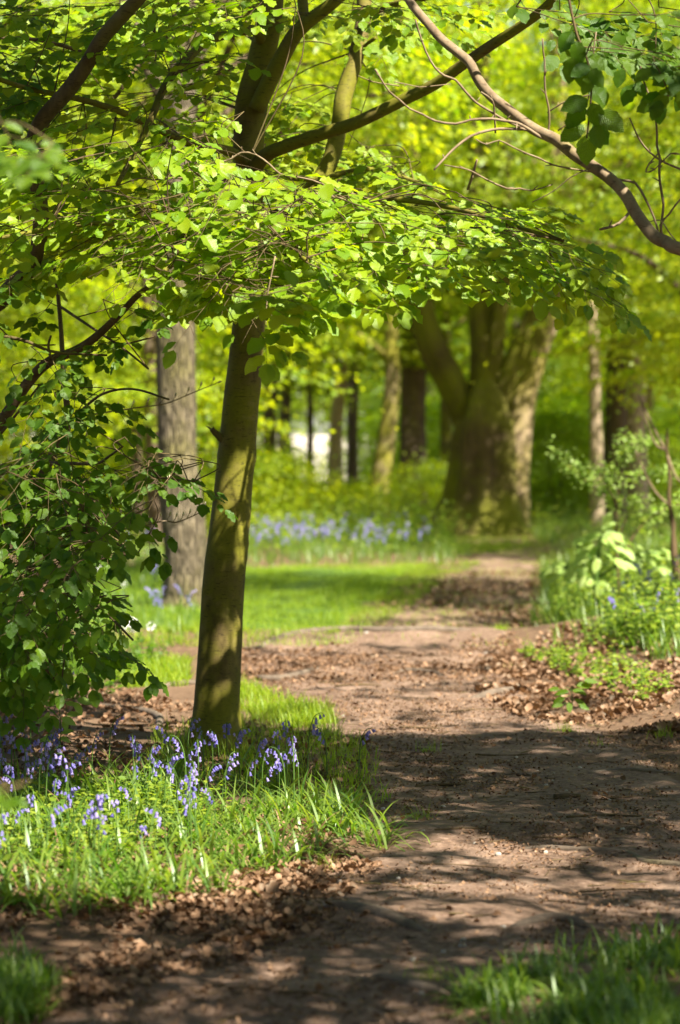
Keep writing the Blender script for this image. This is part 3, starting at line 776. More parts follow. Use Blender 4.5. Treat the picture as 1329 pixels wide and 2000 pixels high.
for pix, W in [
    ([(1044, 254), (1010, 252), (975, 252), (950, 256), (920, 266), (890, 288), (868, 310), (848, 332)], [10, 9, 6]),
    ([(1120, 300), (1060, 270), (1010, 240), (960, 232), (920, 234), (890, 242), (850, 236), (800, 212), (760, 178), (742, 150), (733, 135)], [8, 9, 8, 6, 5]),
    ([(1050, 256), (1010, 245), (970, 225), (930, 200), (890, 156), (850, 132), (832, 100), (818, 60), (812, 38)], [7, 7, 5]),
    ([(1180, 345), (1215, 352), (1242, 358), (1262, 390), (1278, 425), (1286, 452)], [9, 8, 6]),
    ([(1156, 336), (1120, 330), (1080, 322), (1030, 300), (975, 274), (950, 282), (930, 272)], [5, 5, 4]),
    ([(1080, 360), (1040, 372), (990, 368), (950, 350), (910, 330), (868, 322)], [4, 6, 4]),
    ([(914, 370), (924, 340), (932, 312)], [9, 7]),
    ([(1230, 415), (1210, 436), (1190, 444), (1172, 448)], [10, 9, 8]),
    ([(1070, 264), (1072, 210), (1064, 150), (1060, 75)], [7, 6, 5]),
    ([(1290, 460), (1296, 400), (1288, 330), (1282, 240), (1262, 170), (1250, 110)], [8, 7, 5]),
    ([(1329, 330), (1300, 318), (1270, 298), (1248, 270), (1230, 230)], [7, 6, 4]),
    ([(1090, 255), (1130, 230), (1150, 190), (1160, 100), (1165, 62)], [5, 4]),
    ([(1070, 220), (1110, 196), (1150, 186), (1185, 180)], [5, 4]),
    ([(968, 260), (966, 220), (962, 196), (940, 180)], [6, 5]),
    ([(1300, 472), (1290, 440), (1320, 400), (1345, 372)], [6, 5]),
    ([(1286, 300), (1268, 320), (1262, 336), (1280, 330), (1310, 300), (1330, 302)], [5, 4]),
    ([(780, 168), (730, 160), (700, 148)], [4, 3]),
    ([(880, 164), (820, 170), (770, 160)], [3, 3]),
    ([(1040, 395), (1070, 380), (1110, 350), (1150, 330)], [3, 4]),
    ([(1240, 440), (1290, 430), (1320, 470)], [3, 4]),
]: limb(rtree, pix, W, [9.3, 9.2], M['pale_twig'], name='twig', sides=6, nodes=nodesR, amp=.2)
# leafy boughs above
for pix, W, D in [([(1500, -80), (1400, -60), (1329, -40), (1220, -30), (1110, -20), (1020, -16), (960, -10)], [16, 12, 7], [9.4, 9.2]),
                  ([(1104, -40), (1118, 30), (1128, 70), (1138, 92), (1148, 120), (1155, 160), (1154, 200), (1150, 240), (1146, 270)], [6, 5, 4, 3], [8.8, 8.8]),
                  ([(1400, 120), (1345, 150), (1329, 168), (1316, 180), (1300, 190)], [8, 6, 4], [8.8, 8.8])]:
    limb(rtree, pix, W, D, M['twig_bark'], name='branch', sides=8, nodes=nodesR)
limb(rtree, None, None, None, M['twig_bark'], name='branch', sides=10, world=([rt[4], (rt[4] + P(1500, -80, 9.4)) / 2 + np.array([0, 0, .2]), P(1500, -80, 9.4)], [.05, .035, .016]))
limb(rtree, None, None, None, M['twig_bark'], name='branch', sides=10, world=([rt[3], (rt[3] + P(1400, 120, 8.8)) / 2 + np.array([0, -.3, .2]), P(1400, 120, 8.8)], [.04, .025, .008]))
lvR = Leaves(); twR = MB(); nodesRa = np.concatenate(nodesR[-3:])
region([(950, -30), (1340, -30), (1340, 90), (1200, 110), (1130, 80), (1000, 40)], 10, 8.8, 9.8, lvR, twR, nodesRa, .088, L=(.2, .42), tilt=.75, droop=.8)
region([(1220, 80), (1340, 80), (1340, 150), (1240, 140)], 4, 8.8, 9.4, lvR, twR, nodesRa, .084, L=(.15, .3), tilt=.9, droop=.9)
def hang(pix, d, size, n_):
    for x, y, a, s in pix:
        p = P(x, y, d + random.uniform(-.06, .06)); dr = unit([math.sin(R(a)), random.uniform(-.35, .2), -math.cos(R(a))])
        nn = unit(np.array([random.gauss(0, .3), -1, random.uniform(-.1, .5)]))
        lvR.add(p, dr, nn, size * s)
hang([(1118, 60, -30, 1), (1122, 80, 20, 1), (1130, 92, -50, 1), (1134, 96, 30, .9), (1120, 110, -10, 1.1), (1136, 118, 0, 1.1), (1148, 110, 50, .9), (1152, 128, -60, .9), (1152, 135, 40, .9), (1155, 150, -25, .8), (1156, 165, 30, 1), (1172, 165, 10, 1), (1150, 195, -70, 1.2), (1140, 202, -30, 1.2), (1156, 200, 20, 1.1), (1170, 218, 50, 1.3), (1158, 240, 40, 1.1), (1140, 244, -55, 1.2), (1146, 262, 0, 1.25), (1160, 245, 15, 1)], 8.8, .092, 0)
hang([(1316, 182, -70, .9), (1306, 188, -50, .9), (1296, 192, -80, 1.0), (1290, 195, -20, .9), (1284, 196, 10, 1.0), (1276, 200, -60, .8), (1300, 175, 80, .8), (1329, 168, 10, 1), (1320, 140, -60, 1.1)], 8.8, .09, 0)
for _ in range(90):
    x, y = sample_poly([(950, -30), (1340, -30), (1340, 200), (1130, 280), (1100, 60)])
    shade(P(x, y, random.uniform(8.6, 9.7)), 1.0, .2, 4.6, 6.5, 12)

# ================================================================== UNSEEN CROWNS SHAPED TO CAST THE SHADE
SH = [('unseen tall tree beside the near path, its crown shaped to shade it', np.array([2.6, 1.0, 0.])),
      (None, rb),
      ('unseen tall tree on the right bank, its crown shaped to shade the path', np.array([5.6, 15.5, 0.])),
      ('unseen tall tree further along the right bank, its crown shaped to shade the old split tree', np.array([13.0, 34.0, 0.])),
      ('unseen tall tree left of the near path, its crown shaped to cast shade', np.array([-2.6, 5.2, 0.]))]
buckets = [[] for _ in SH]
for q, r_, n_ in shade_pts:
    buckets[int(np.argmin([np.hypot(*(q[:2] - s[1][:2])) for s in SH]))].append((q, r_, n_))
for (lab, b), bk in zip(SH, buckets):
    if lab is None:
        root, lv, tb = rtree, lvR, rb
    else:
        b = b.copy(); b[2] = hgt(b[0], b[1]); tb = b
        if not bk: continue
        root = empty('unseen_shade_tree', b, lab, 'tree'); lv = Leaves()
    hmean = np.mean([q[2] for q, _, _ in bk]); top = b + np.array([0, 0, hmean + 1.5])
    if lab:
        mb = MB(); mb.tube([b + np.array([0, 0, -.1]), b + np.array([0, 0, .5]), b + np.array([.05, 0, hmean * .5]), top], [.32, .24, .2, .07], 20, lumpy(.1, 1.2), sub=6)
        mb.build('trunk', M['beech_bark'], root, loc=b)
    cent = np.array([q for q, _, _ in bk])
    for k in range(10):
        c = cent[random.randrange(len(cent))]
        s = b + np.array([0, 0, hmean * random.uniform(.55, .85)])
        if in_frame((s + c) / 2, 20) : continue
        br = MB(); br.tube([s, (s + c) / 2 + np.array([0, 0, .3]), c], [.06, .035, .008], 7, sub=5)
        br.build('limb', M['beech_bark'], root, loc=tb)
    for q, r_, n_ in bk:  # leaf clusters out of view, positioned to throw the wanted shade
        m_ = int(n_ * 1.5)
        off = RNG.normal(0, 1, (m_, 3)) * np.array([r_, r_, r_ * .35]) * .62
        dd = RNG.normal(0, 1, (m_, 3)) * [1, 1, .3]
        nn = RNG.normal(0, .35, (m_, 3)) + [.25, -.15, 1]
        sz = RNG.uniform(.07, .11, m_) * max(.8, 1 + (r_ - .2) * 1.6)
        lv.addv(q + off, dd, nn, sz, RNG.random(m_))
    if lab: lv.build('crown', M['shade_crown_leaf'], root, T_HEX, loc=b)
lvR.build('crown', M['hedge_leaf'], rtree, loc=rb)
twR.build('twigs', M['twig_bark'], rtree, loc=rb)

# ================================================================== GREY OAK
ob = G(359, 1188)
dO = ob[1] * math.cos(PITCH) + .02
oak = empty('oak_tree', ob, 'straight grey oak trunk with ridged bark standing behind the leaning beech', 'tree')
op = [(362, 1210), (361, 1192), (362, 1165), (364, 1090), (359, 1020), (352, 960), (347, 900), (346, 840), (344, 750), (344, 650), (345, 560), (348, 420), (352, 260), (358, 90), (366, -100), (380, -300)]
ow = [150, 112, 90, 85, 86, 84, 77, 75, 76, 76, 72, 66, 60, 54, 48, 36]
pts = np.array([P(x, y, dO) for x, y in op]); rad = np.array([w / 2 * dO / FPX for w in ow])
def oak_r(t, u, p):
    r = 1 + .05 * noise.noise((math.cos(t) * 1.3 + 5, math.sin(t) * 1.3, p[2] * 1.1)) + .035 * noise.noise((math.cos(t) * 5, math.sin(t) * 5, p[2] * 3))
    for zc, tc, a in ((1.12, 5.6, .26), (2.6, 5.7, .12), (2.62, 5.7, -.1)):
        r += a * math.exp(-((p[2] - zc) / .12) ** 2 - ((t - tc) / .4) ** 2)
    return r
mb = MB(); mb.tube(pts, rad, 56, oak_r, sub=10); mb.build('trunk', M['oak_bark'], oak, loc=ob)
for pix, W in [([(356, 330), (320, 200), (270, 80), (220, -60), (150, -200)], [36, 28, 16]), ([(360, 150), (410, 60), (470, -40), (540, -160)], [34, 24, 14])]:
    limb(oak, pix, W, [dO, dO], M['oak_bark'])

# ================================================================== OLD SPLIT TREE
tb = G(935, 1046); dB = tb[1]
old = empty('old_hornbeam_tree', tb, 'massive old mossy tree splitting into several thick stems beside the bend of the path', 'tree')
bp_ = [(940, 1070), (940, 1044), (942, 1015), (945, 970), (948, 920), (950, 870), (952, 830), (950, 780), (946, 730)]
bw_ = [260, 216, 178, 154, 142, 138, 128, 90, 24]
pts = np.array([P(x, y, dB) for x, y in bp_]); rad = np.array([w / 2 * .92 * dB / FPX for w in bw_])
def old_r(t, u, p):
    h = p[2] - tb[2]
    fl = .10 * math.sin(5 * t + .8 + .25 * h) + .07 * math.sin(8 * t + 2 - .4 * h) + .06 * noise.noise((math.cos(t) * 2, math.sin(t) * 2, h * .6))
    r = 1 + fl
    if h < 1.0: r += .34 * (1 - max(0, h) / 1.0) ** 2 * (.35 + .65 * max(0, math.sin(3 * t + 2.2)))
    r -= .16 * math.exp(-((t - 4.55) / .10) ** 2) * (1 - sstep(1.5, 2.4, h)) * sstep(.3, .8, h)
    return r
mb = MB(); mb.tube(pts, rad, 72, old_r, sub=8); mb.build('trunk', M['old_bark'], old, loc=tb)
fl_ = lambda s: (lambda t, u, p: 1 + .10 * math.sin(4 * t + s + p[2] * .3) + .07 * noise.noise((math.cos(t) * 2 + s, math.sin(t) * 2, p[2] * .5)))
for i, (pix, W, D, m) in enumerate([
    ([(938, 920), (922, 850), (900, 790), (876, 738), (850, 690), (832, 640), (820, 590), (810, 520), (804, 410), (798, 290), (786, 150), (774, -40), (760, -300)], [50, 56, 52, 46, 42, 40, 38], [.35, -.1, -.3, -.5], 'old_bark'),
    ([(950, 930), (950, 840), (950, 760), (948, 690), (942, 620), (938, 540), (934, 420), (936, 240), (940, 0)], [50, 70, 54, 46, 42, 38], [.4, .1, .2, .4], 'old_bark'),
    ([(966, 930), (974, 850), (990, 780), (1014, 710), (1042, 640), (1070, 565), (1086, 490), (1112, 430), (1160, 376), (1220, 318), (1290, 240)], [40, 72, 62, 54, 46, 38, 28], [.4, -.05, -.3, -.6], 'old_bark'),
    ([(1010, 1052), (1012, 1000), (1013, 930), (1018, 850), (1026, 770), (1044, 690), (1064, 610), (1082, 540), (1094, 430), (1096, 280), (1090, 60)], [56, 46, 44, 48, 50, 44, 34], [-.2, .2], 'pale_bark'),
    ([(1030, 790), (1048, 720), (1070, 650), (1092, 590), (1120, 520), (1150, 440)], [24, 28, 24, 18], [-.1, .6], 'pale_bark'),
    ([(960, 900), (962, 800), (964, 720), (972, 640), (985, 560), (990, 450), (985, 250)], [24, 40, 32, 26, 22], [.4, 0, -.2, -.2], 'old_bark'),
    ([(800, 330), (770, 290), (740, 270), (700, 250)], [24, 14, 8], [-.4, -.4], 'old_bark'),
]):
    D = [dB + q_ for q_ in D]
    p_, r_ = limb_pts(pix, W, D)
    mb = MB(); mb.tube(p_, r_, 32, fl_(i * 1.7), sub=7); mb.build('limb', M[m], old, loc=tb)

# ================================================================== BACKGROUND CROWNS
def crown_data(seed, rad, zlo, zhi, nsp, per, size):
    r = np.random.default_rng(seed)
    lv = Leaves()
    for _ in range(nsp):
        u = r.random(); z = zlo + (zhi - zlo) * u
        prof = math.sin(math.pi * (.14 + .80 * u)) ** .7
        a = r.random() * 2 * math.pi; rr = rad * prof * (r.uniform(.25, 1.0) ** .6) * r.uniform(.85, 1.15)
        c = np.array([math.cos(a) * rr, math.sin(a) * rr, z])
        od = np.array([math.cos(a + r.normal(0, .4)), math.sin(a + r.normal(0, .4)), -.18 + r.normal(0, .12)]); od /= np.linalg.norm(od)
        sd = np.cross(od, [0, 0, 1]); sd /= np.linalg.norm(sd)
        nn = np.cross(sd, od)
        n = int(per * r.uniform(.6, 1.3))
        t = r.normal(0, 1, (n, 2)) * [.62, .42] * r.uniform(.7, 1.3)
        pos = c + t[:, :1] * od + t[:, 1:] * sd + r.normal(0, .05, (n, 1)) * nn - np.array([0, 0, .12]) * (t[:, :1] ** 2 + t[:, 1:] ** 2)
        d = od * r.uniform(.3, 1, (n, 1)) + sd * r.normal(0, .8, (n, 1)) + np.array([0, 0, -.35])
        nr = nn + r.normal(0, .35, (n, 3))
        lv.addv(pos, d, nr, size * r.uniform(.7, 1.25, n), np.clip(r.normal(r.uniform(.2, .8), .2, n), 0, 1))
    return lv
def proto_crown(seed, rad, zlo, zhi, nsp, per, size, m):
    o = crown_data(seed, rad, zlo, zhi, nsp, per, size).build('crown', m, None, T_HEX)
    me = o.data; bpy.data.objects.remove(o); return me
CR = [proto_crown(11, 3.6, 2.2, 11, 215, 85, .125, M['wood_leaf']),
      proto_crown(12, 4.2, 3.6, 14, 250, 85, .135, M['wood_leaf']),
      proto_crown(13, 3.2, 1.2, 9, 185, 85, .12, M['wood_leaf']),
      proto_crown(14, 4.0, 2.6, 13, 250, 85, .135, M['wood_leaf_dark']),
      proto_crown(15, 4.0, 2.6, 13, 420, 85, .135, M['shade_crown_leaf'])]
BU = [proto_crown(21, 1.5, .15, 2.4, 120, 70, .085, M['wood_leaf_dark']), proto_crown(22, 1.2, .1, 1.6, 90, 70, .08, M['wood_leaf'])]

def add_mesh(me, name, parent, rz=0, sc=1.0, loc=(0, 0, 0)):
    o = bpy.data.objects.new(name, me); COL.objects.link(o); o.parent = parent
    o.rotation_euler.z = rz; o.scale = (sc, sc, sc) if np.isscalar(sc) else sc; o.location = loc
    return o

def wood_tree(x, y, crown, trunk_pix=None, W=None, bark='far_bark', h=9, w=.25, label=None, group=None, sc=1.0, name='woodland_tree', lean=0, coff=(0, 0, 0)):
    z = hgt(x, y); b = np.array([x, y, z])
    o = empty(name, b, label or 'leafy tree in the sunlit wood behind', 'tree', group if label else 'trees filling the wood behind')
    mb = MB()
    if trunk_pix:
        p_, r_ = limb_pts(trunk_pix, W, [y, y])
        p_[0][2] = z - .1
        p_ = np.vstack([p_, p_[-1] + (p_[-1] - p_[-2]) / np.linalg.norm(p_[-1] - p_[-2]) * max(.5, h - (p_[-1][2] - z))]); r_ = np.append(r_, r_[-1] * .4)
    else:
        p_ = np.array([b + [0, 0, -.1], b + [0, 0, .4], b + [lean * .3, 0, h * .35], b + [lean * .7, .1, h * .7], b + [lean, .2, h]])
        r_ = np.array([w * 1.5, w, w * .85, w * .6, w * .2])
    mb.tube(p_, r_, 20, lumpy(.12, .8, random.random() * 9), sub=6)
    mb.build('trunk', M[bark], o, loc=b)
    for k in range(5):
        a = random.random() * 6.28; zz = h * random.uniform(.3, .75); L = random.uniform(1.6, 3.2)
        f = np.interp(zz, p_[:, 2] - z, np.arange(len(p_))); i0 = int(min(f, len(p_) - 2)); s = p_[i0] + (p_[i0 + 1] - p_[i0]) * (f - i0)
        lb = MB(); lb.tube([s, s + np.array([math.cos(a) * L * .5, math.sin(a) * L * .5, L * .35]), s + np.array([math.cos(a) * L, math.sin(a) * L, L * .45])], [w * .4, w * .25, .02], 8, sub=4)
        lb.build('limb', M[bark], o, loc=b)
    if crown is not None: add_mesh(CR[crown], 'crown', o, random.random() * 6.28, sc, coff)
    return o
def X(px, y): return (px - CX) / FPX * y
add_mesh(CR[1], 'crown', old, 1.2, (1.0, .8, 1.0), (.2, -2.6, 1.9))
# trees whose trunks show
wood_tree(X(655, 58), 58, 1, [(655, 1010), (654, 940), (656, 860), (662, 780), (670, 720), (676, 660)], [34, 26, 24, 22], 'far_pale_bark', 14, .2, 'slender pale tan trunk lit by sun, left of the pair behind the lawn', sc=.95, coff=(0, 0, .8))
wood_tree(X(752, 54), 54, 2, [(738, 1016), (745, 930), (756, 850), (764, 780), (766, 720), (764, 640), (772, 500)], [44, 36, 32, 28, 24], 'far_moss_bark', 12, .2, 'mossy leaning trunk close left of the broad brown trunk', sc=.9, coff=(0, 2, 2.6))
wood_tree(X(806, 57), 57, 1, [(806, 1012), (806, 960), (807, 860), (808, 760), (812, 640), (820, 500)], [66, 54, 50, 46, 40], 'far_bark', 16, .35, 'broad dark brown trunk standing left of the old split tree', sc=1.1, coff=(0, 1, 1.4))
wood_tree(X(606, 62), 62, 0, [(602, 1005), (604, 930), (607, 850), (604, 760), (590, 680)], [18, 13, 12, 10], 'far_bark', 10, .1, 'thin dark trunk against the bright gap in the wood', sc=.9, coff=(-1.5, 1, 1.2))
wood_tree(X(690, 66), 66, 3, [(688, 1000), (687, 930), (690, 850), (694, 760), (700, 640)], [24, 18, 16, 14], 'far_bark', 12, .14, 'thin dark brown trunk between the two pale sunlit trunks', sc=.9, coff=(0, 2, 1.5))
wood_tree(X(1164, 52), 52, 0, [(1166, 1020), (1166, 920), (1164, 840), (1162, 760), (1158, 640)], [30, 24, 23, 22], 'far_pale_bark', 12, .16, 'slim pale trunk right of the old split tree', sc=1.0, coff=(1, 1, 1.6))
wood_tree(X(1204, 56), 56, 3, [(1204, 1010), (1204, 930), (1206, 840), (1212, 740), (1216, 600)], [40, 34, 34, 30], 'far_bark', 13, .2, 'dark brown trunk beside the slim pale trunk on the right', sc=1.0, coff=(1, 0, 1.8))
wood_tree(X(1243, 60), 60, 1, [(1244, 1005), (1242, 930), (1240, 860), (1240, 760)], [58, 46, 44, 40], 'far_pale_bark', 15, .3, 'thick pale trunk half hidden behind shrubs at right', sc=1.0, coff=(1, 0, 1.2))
wood_tree(X(275, 44), 44, 2, [(272, 1040), (270, 960), (268, 880), (264, 780)], [22, 18, 16], 'far_bark', 9, .1, 'slim dark trunk glimpsed left of the grey oak', sc=.9, coff=(-.5, 1, 1.4))
wood_tree(X(560, 70), 70, 1, [(562, 990), (560, 920), (556, 840), (560, 740)], [40, 30, 26, 22], 'far_bark', 13, .2, 'dark trunk low in the wood just right of the leaning beech', sc=1.0, coff=(-1, 1, 1))
wood_tree(X(346, 28.5), 28.5, 0, h=10, w=.14, sc=.8, coff=(1.4, 0, 3.6), lean=.4, label='slim leafy tree hidden straight behind the grey oak trunk')
# leafy trees of the wood, in depth (front ones hang low and catch the sun)
for i, (x, y, c, s, dz) in enumerate([
    (-6.2, 36, 2, .95, .5), (-3.0, 40, 2, .95, .9), (-2.4, 50, 0, 1.0, 1.0), (-7.6, 46, 0, 1.0, 0), (-4.4, 52, 0, 1, .4), (-1.8, 60, 1, 1, .6), 
    (6.0, 39, 2, .9, 1.4), (5.3, 24, 0, .8, 1.8), (7.0, 34, 2, .8, 2.1), (-5.4, 31.5, 2, .85, 2.0), (8.4, 45, 0, 1, .3), (9.6, 54, 1, 1, 0), (6.8, 61, 1, 1, .6), (3.0, 68, 1, 1, 2.0), (8.8, 70, 1, 1.05, 0),
    (-6.4, 64, 1, 1, 0), (-9.5, 58, 1, 1, 0), (-3.2, 72, 3, 1.1, 1.4), (0.4, 76, 1, 1.1, 2.4), (5.6, 80, 3, 1.1, 0), (-8.0, 78, 1, 1.1, 0), (11.5, 78, 3, 1.1, 0),
    (-5.0, 90, 1, 1.2, .5), (3.4, 92, 1, 1.2, 2.2), (-4.4, 96, 3, 1.2, 2.6), (7.4, 94, 1, 1.2, 0), (12.6, 92, 1, 1.2, 0), (-11, 92, 3, 1.2, 0),
    (-8, 108, 1, 1.4, 0), (-2.6, 112, 3, 1.4, 2.0), (3.8, 110, 1, 1.4, .5), (9.8, 112, 3, 1.4, 0), (15.5, 110, 1, 1.4, 0), (-14, 108, 1, 1.4, 0),
    (-16, 130, 3, 1.6, 0), (-9.5, 132, 1, 1.6, 0), (-4, 134, 1, 1.6, 2.6), (3.5, 132, 3, 1.6, 0), (10, 130, 1, 1.6, 0), (17, 132, 3, 1.6, 0), (0, 150, 1, 1.8, 3)]):
    wood_tree(x, y, c, h=8 * s + 2 + dz, w=.14 + .05 * s, sc=s, coff=(0, 0, dz), bark=random.choice(['far_bark', 'far_moss_bark', 'far_bark']), lean=random.uniform(-.6, .6))
# unseen tall trees added outside the frame to cut the sky light
for x, y, c, sc_, off, lab in [(-3.6, 1.0, 4, 1.4, (1.6, 0, 6), 'unseen tall tree added behind the near left corner to block sky light'),
                          (-5.2, 9.0, 4, 1.4, (2.0, 0, 6.5), 'unseen tall tree added behind the left thicket, its high crown blocking sky light'),
                          (-6.4, 17.0, 4, 1.4, (2.0, 0, 6.5), 'unseen tall tree added left of the grey oak, its high crown blocking sky light'),
                          (-8.2, 26.0, 4, 1.4, (2.0, 0, 5), 'unseen tall tree added at the left end of the lawn, its high crown blocking sky light'),
                          (-1.0, -7.0, 4, 1.4, (0, 0, 3), 'unseen tall tree added behind the viewpoint to block sky light'),
                          (15, -6.0, 4, 1.4, (0, 0, 2), 'unseen tall tree added far to the right of the viewpoint to block sky light'),
                          (12.8, 9.0, 2, 1.0, (0, 0, 0), 'unseen tree added deep on the right to block low sky light'),
                          (14.0, 19.0, 2, 1.0, (0, 0, 0), 'unseen leafy tree added right of the lawn to block low sky light')]:
    wood_tree(x, y, c, h=20 if sc_ > 1 else 8, w=.3, sc=sc_, coff=off, label=lab, name='unseen_shade_tree')
# ring of unseen trees added round the viewpoint to dim the ambient light
for i, a in enumerate([200, 222, 244, 262, 281, 300, 318, 336, 352, 8, 160, 180, 140]):
    r_ = 19 + (i * 37 % 5)
    wood_tree(math.cos(R(a)) * r_ + (3 if a > 270 or a < 90 else -2), 4 + math.sin(R(a)) * r_, 4 if i % 2 else 3, h=9, w=.22, sc=(.85, .85, .8), coff=(0, 0, -1.2), label='unseen leafy tree added around the viewpoint to dim the ambient light', group='unseen light-blocking trees around the viewpoint')
# a pale open field seen through the gap in the wood
sheet('field', lambda y: np.linspace(-40, 40, 20), np.linspace(168, 270, 12), lambda u, y, x: .02 + (y - 168) * .042, M['field'])
for i in range(17):
    x = -56 + i * 7 + random.uniform(-2, 2); y = 284 + random.uniform(-6, 6)
    o = empty('far_tree', (x, y, 6.2), 'round leafy tree at the far side of the pale field', 'tree', 'trees at the far side of the field')
    mb = MB(); mb.tube([(0, 0, -.3), (0, 0, 3), (.2, 0, 8)], [.5, .4, .2], 8, sub=3); mb.build('trunk', M['far_bark'], o)
    add_mesh(BU[i % 2], 'crown', o, random.random() * 6.28, (6, 6, 6.5))
# understorey shrubs
for i, (px, y, k, s) in enumerate([(530, 50, 1, 1.0), (480, 46, 1, 1.1), (560, 78, 1, .9), (850, 52, 1, .9), (700, 52, 1, .6), (800, 84, 0, 1.2), (770, 92, 0, 1.4), (850, 74, 0, 1.3), (870, 88, 0, 1.6), (1080, 62, 0, 1.1), (1110, 70, 0, 1.3), (1140, 78, 0, 1.5),
                                   (1200, 66, 0, 1.2), (1260, 72, 0, 1.3), (1320, 64, 0, 1.2), (1050, 84, 0, 1.6), (1180, 92, 0, 1.7), (300, 58, 0, 1.1), (230, 52, 1, 1.2), (160, 48, 1, 1.2), (80, 50, 0, 1.2), (420, 76, 0, 1.4), (10, 46, 1, 1.2),
                                   (760, 122, 0, 2), (850, 118, 0, 2), (940, 112, 0, 2), (470, 112, 0, 2), (1240, 110, 0, 2.2), (1320, 100, 0, 2), (1100, 118, 0, 2.2), (350, 100, 0, 2), (220, 90, 0, 2), (100, 92, 0, 2)]):
    x = X(px, y); b = (x, y, hgt(x, y))
    o = empty('understorey_shrub', b, 'rounded leafy shrub in the understorey of the wood', 'shrub', 'shrubs under the trees behind')
    mb = MB()
    for q in range(4):
        a = random.random() * 6.28; mb.tube([(0, 0, -.05), (math.cos(a) * .2, math.sin(a) * .2, .7 * s), (math.cos(a) * .5, math.sin(a) * .5, 1.5 * s)], [.035, .025, .008], 6, sub=4)
    mb.build('stems', M['far_bark'], o)
    add_mesh(BU[k], 'crown', o, random.random() * 6.28, s)

# ================================================================== GROUND COVER
def straps(name, n, where, length, width, m, lean=(.2, 1.0), kind='stuff', seg=5, curve=1.2, clump=None):
    pos = []
    while len(pos) < n:
        q = where()
        k = 1 if clump is None else random.randint(*clump)
        for _ in range(k):
            x = q[0] + random.gauss(0, .022) * (k > 1); y = q[1] + random.gauss(0, .022) * (k > 1)
            pos.append((x, y, hgt(x, y)))
    pos = np.array(pos); n = len(pos)
    L = RNG.uniform(*length, n); Wd = RNG.uniform(*width, n); az = RNG.random(n) * 2 * math.pi
    l0 = RNG.uniform(*lean, n)
    t = np.linspace(0, 1, seg + 1)
    ang = (l0[:, None] * .5 + curve * l0[:, None] * t[None] ** 1.5)
    ds = L[:, None] / seg
    hx = np.cumsum(np.sin(ang) * ds, 1) - np.sin(ang[:, :1]) * ds
    hz = np.cumsum(np.cos(ang) * ds, 1) - np.cos(ang[:, :1]) * ds - .01
    c = np.stack([pos[:, :1] + np.cos(az)[:, None] * hx, pos[:, 1:2] + np.sin(az)[:, None] * hx, pos[:, 2:] + hz], 2)
    wprof = np.array([.6, 1, 1, .9, .62, .06]) if seg == 5 else np.linspace(1, .06, seg + 1)
    sv = np.stack([-np.sin(az), np.cos(az), np.zeros(n)], 1)[:, None] * (Wd[:, None] * wprof[None] / 2)[:, :, None]
    V = np.stack([c - sv, c + sv], 2).reshape(-1, 3)
    m2 = 2 * (seg + 1)
    f = np.array([[2 * i, 2 * i + 1, 2 * i + 3, 2 * i + 2] for i in range(seg)]).ravel()
    Lp = (f[None] + (np.arange(n) * m2)[:, None]).ravel()
    nf = n * seg
    o = mesh_obj(name, V, Lp, np.arange(nf) * 4, np.full(nf, 4), m, None, True, np.repeat(RNG.random(n), m2))
    return tag(o, kind=kind)
def gpoly(poly, dens=None):
    def f():
        while True:
            x, y = sample_poly(poly); p = G(x, y)
            # even density on the ground rather than in the picture
            if random.random() < min(1, (p[1] / gmax(poly)) ** 3) and (dens is None or noise.noise((p[0] * dens, p[1] * dens, 2.2)) + random.gauss(0, .18) > -.12): return p
    return f
_g = {}
def gmax(poly):
    k = tuple(poly)
    if k not in _g: _g[k] = max(G(*v)[1] for v in poly)
    return _g[k]
FG = [(-60, 1560), (100, 1545), (250, 1530), (380, 1500), (480, 1520), (620, 1560), (740, 1620), (790, 1650), (720, 1668), (560, 1700), (480, 1745), (330, 1770), (180, 1800), (60, 1790), (-60, 1780)]
o = straps('bluebell_foliage', 4300, gpoly(FG, 2.6), (.10, .26), (.006, .013), M['strap_leaf'], (.35, 1.7), clump=(4, 9), curve=1.5)
tag(o, 'dense arching strap leaves of the bluebell bed in front of the leaning beech', 'ground cover')
o = straps('dead_grass', 520, gpoly(FG), (.08, .24), (.003, .008), M['litter_leaf'], (.6, 2.0), curve=1.4)
tag(o, 'dry straw-coloured blades mixed through the bluebell bed', 'dead grass')
o = straps('grass', 3000, gpoly([(300, 1440), (480, 1400), (560, 1380), (700, 1460), (760, 1560), (700, 1600), (480, 1540), (300, 1540)]), (.06, .16), (.002, .005), M['grass_blade'], (.2, 1.0), clump=(1, 8))
tag(o, 'thin grass round the foot of the leaning beech', 'grass')
o = straps('grass', 1900, gpoly([(466, 1340), (560, 1372), (640, 1390), (660, 1420), (560, 1425), (520, 1400), (466, 1390)], 2.5), (.06, .14), (.003, .006), M['grass_blade'], (.2, 1.0))
tag(o, 'lit patch of green grass between the leaning beech and the path', 'grass')
o = straps('grass', 3000, gpoly([(200, 1300), (370, 1295), (370, 1340), (250, 1345)]), (.06, .15), (.003, .007), M['grass_blade'], (.2, 1.0))
tag(o, 'low grass strip left of the leaning beech by the thicket', 'grass')
lawn_poly = [(466, 1108), (700, 1106), (940, 1100), (860, 1140), (800, 1190), (720, 1240), (600, 1262), (466, 1268), (380, 1270), (200, 1276), (160, 1200), (180, 1120), (300, 1100)]
o = straps('grass', 52000, gpoly(lawn_poly, 1.6), (.04, .13), (.004, .009), M['grass_blade'], (.2, 1.1), seg=3)
tag(o, 'short bright lawn grass beyond the leaning beech', 'grass')
o = straps('grass', 6000, gpoly([(640, 1250), (860, 1120), (930, 1085), (1080, 1075), (1110, 1130), (1080, 1250)], .8), (.03, .09), (.004, .009), M['grass_blade'], (.3, 1.2), seg=3)
tag(o, 'thin patchy grass creeping over the path beyond the crest', 'grass')
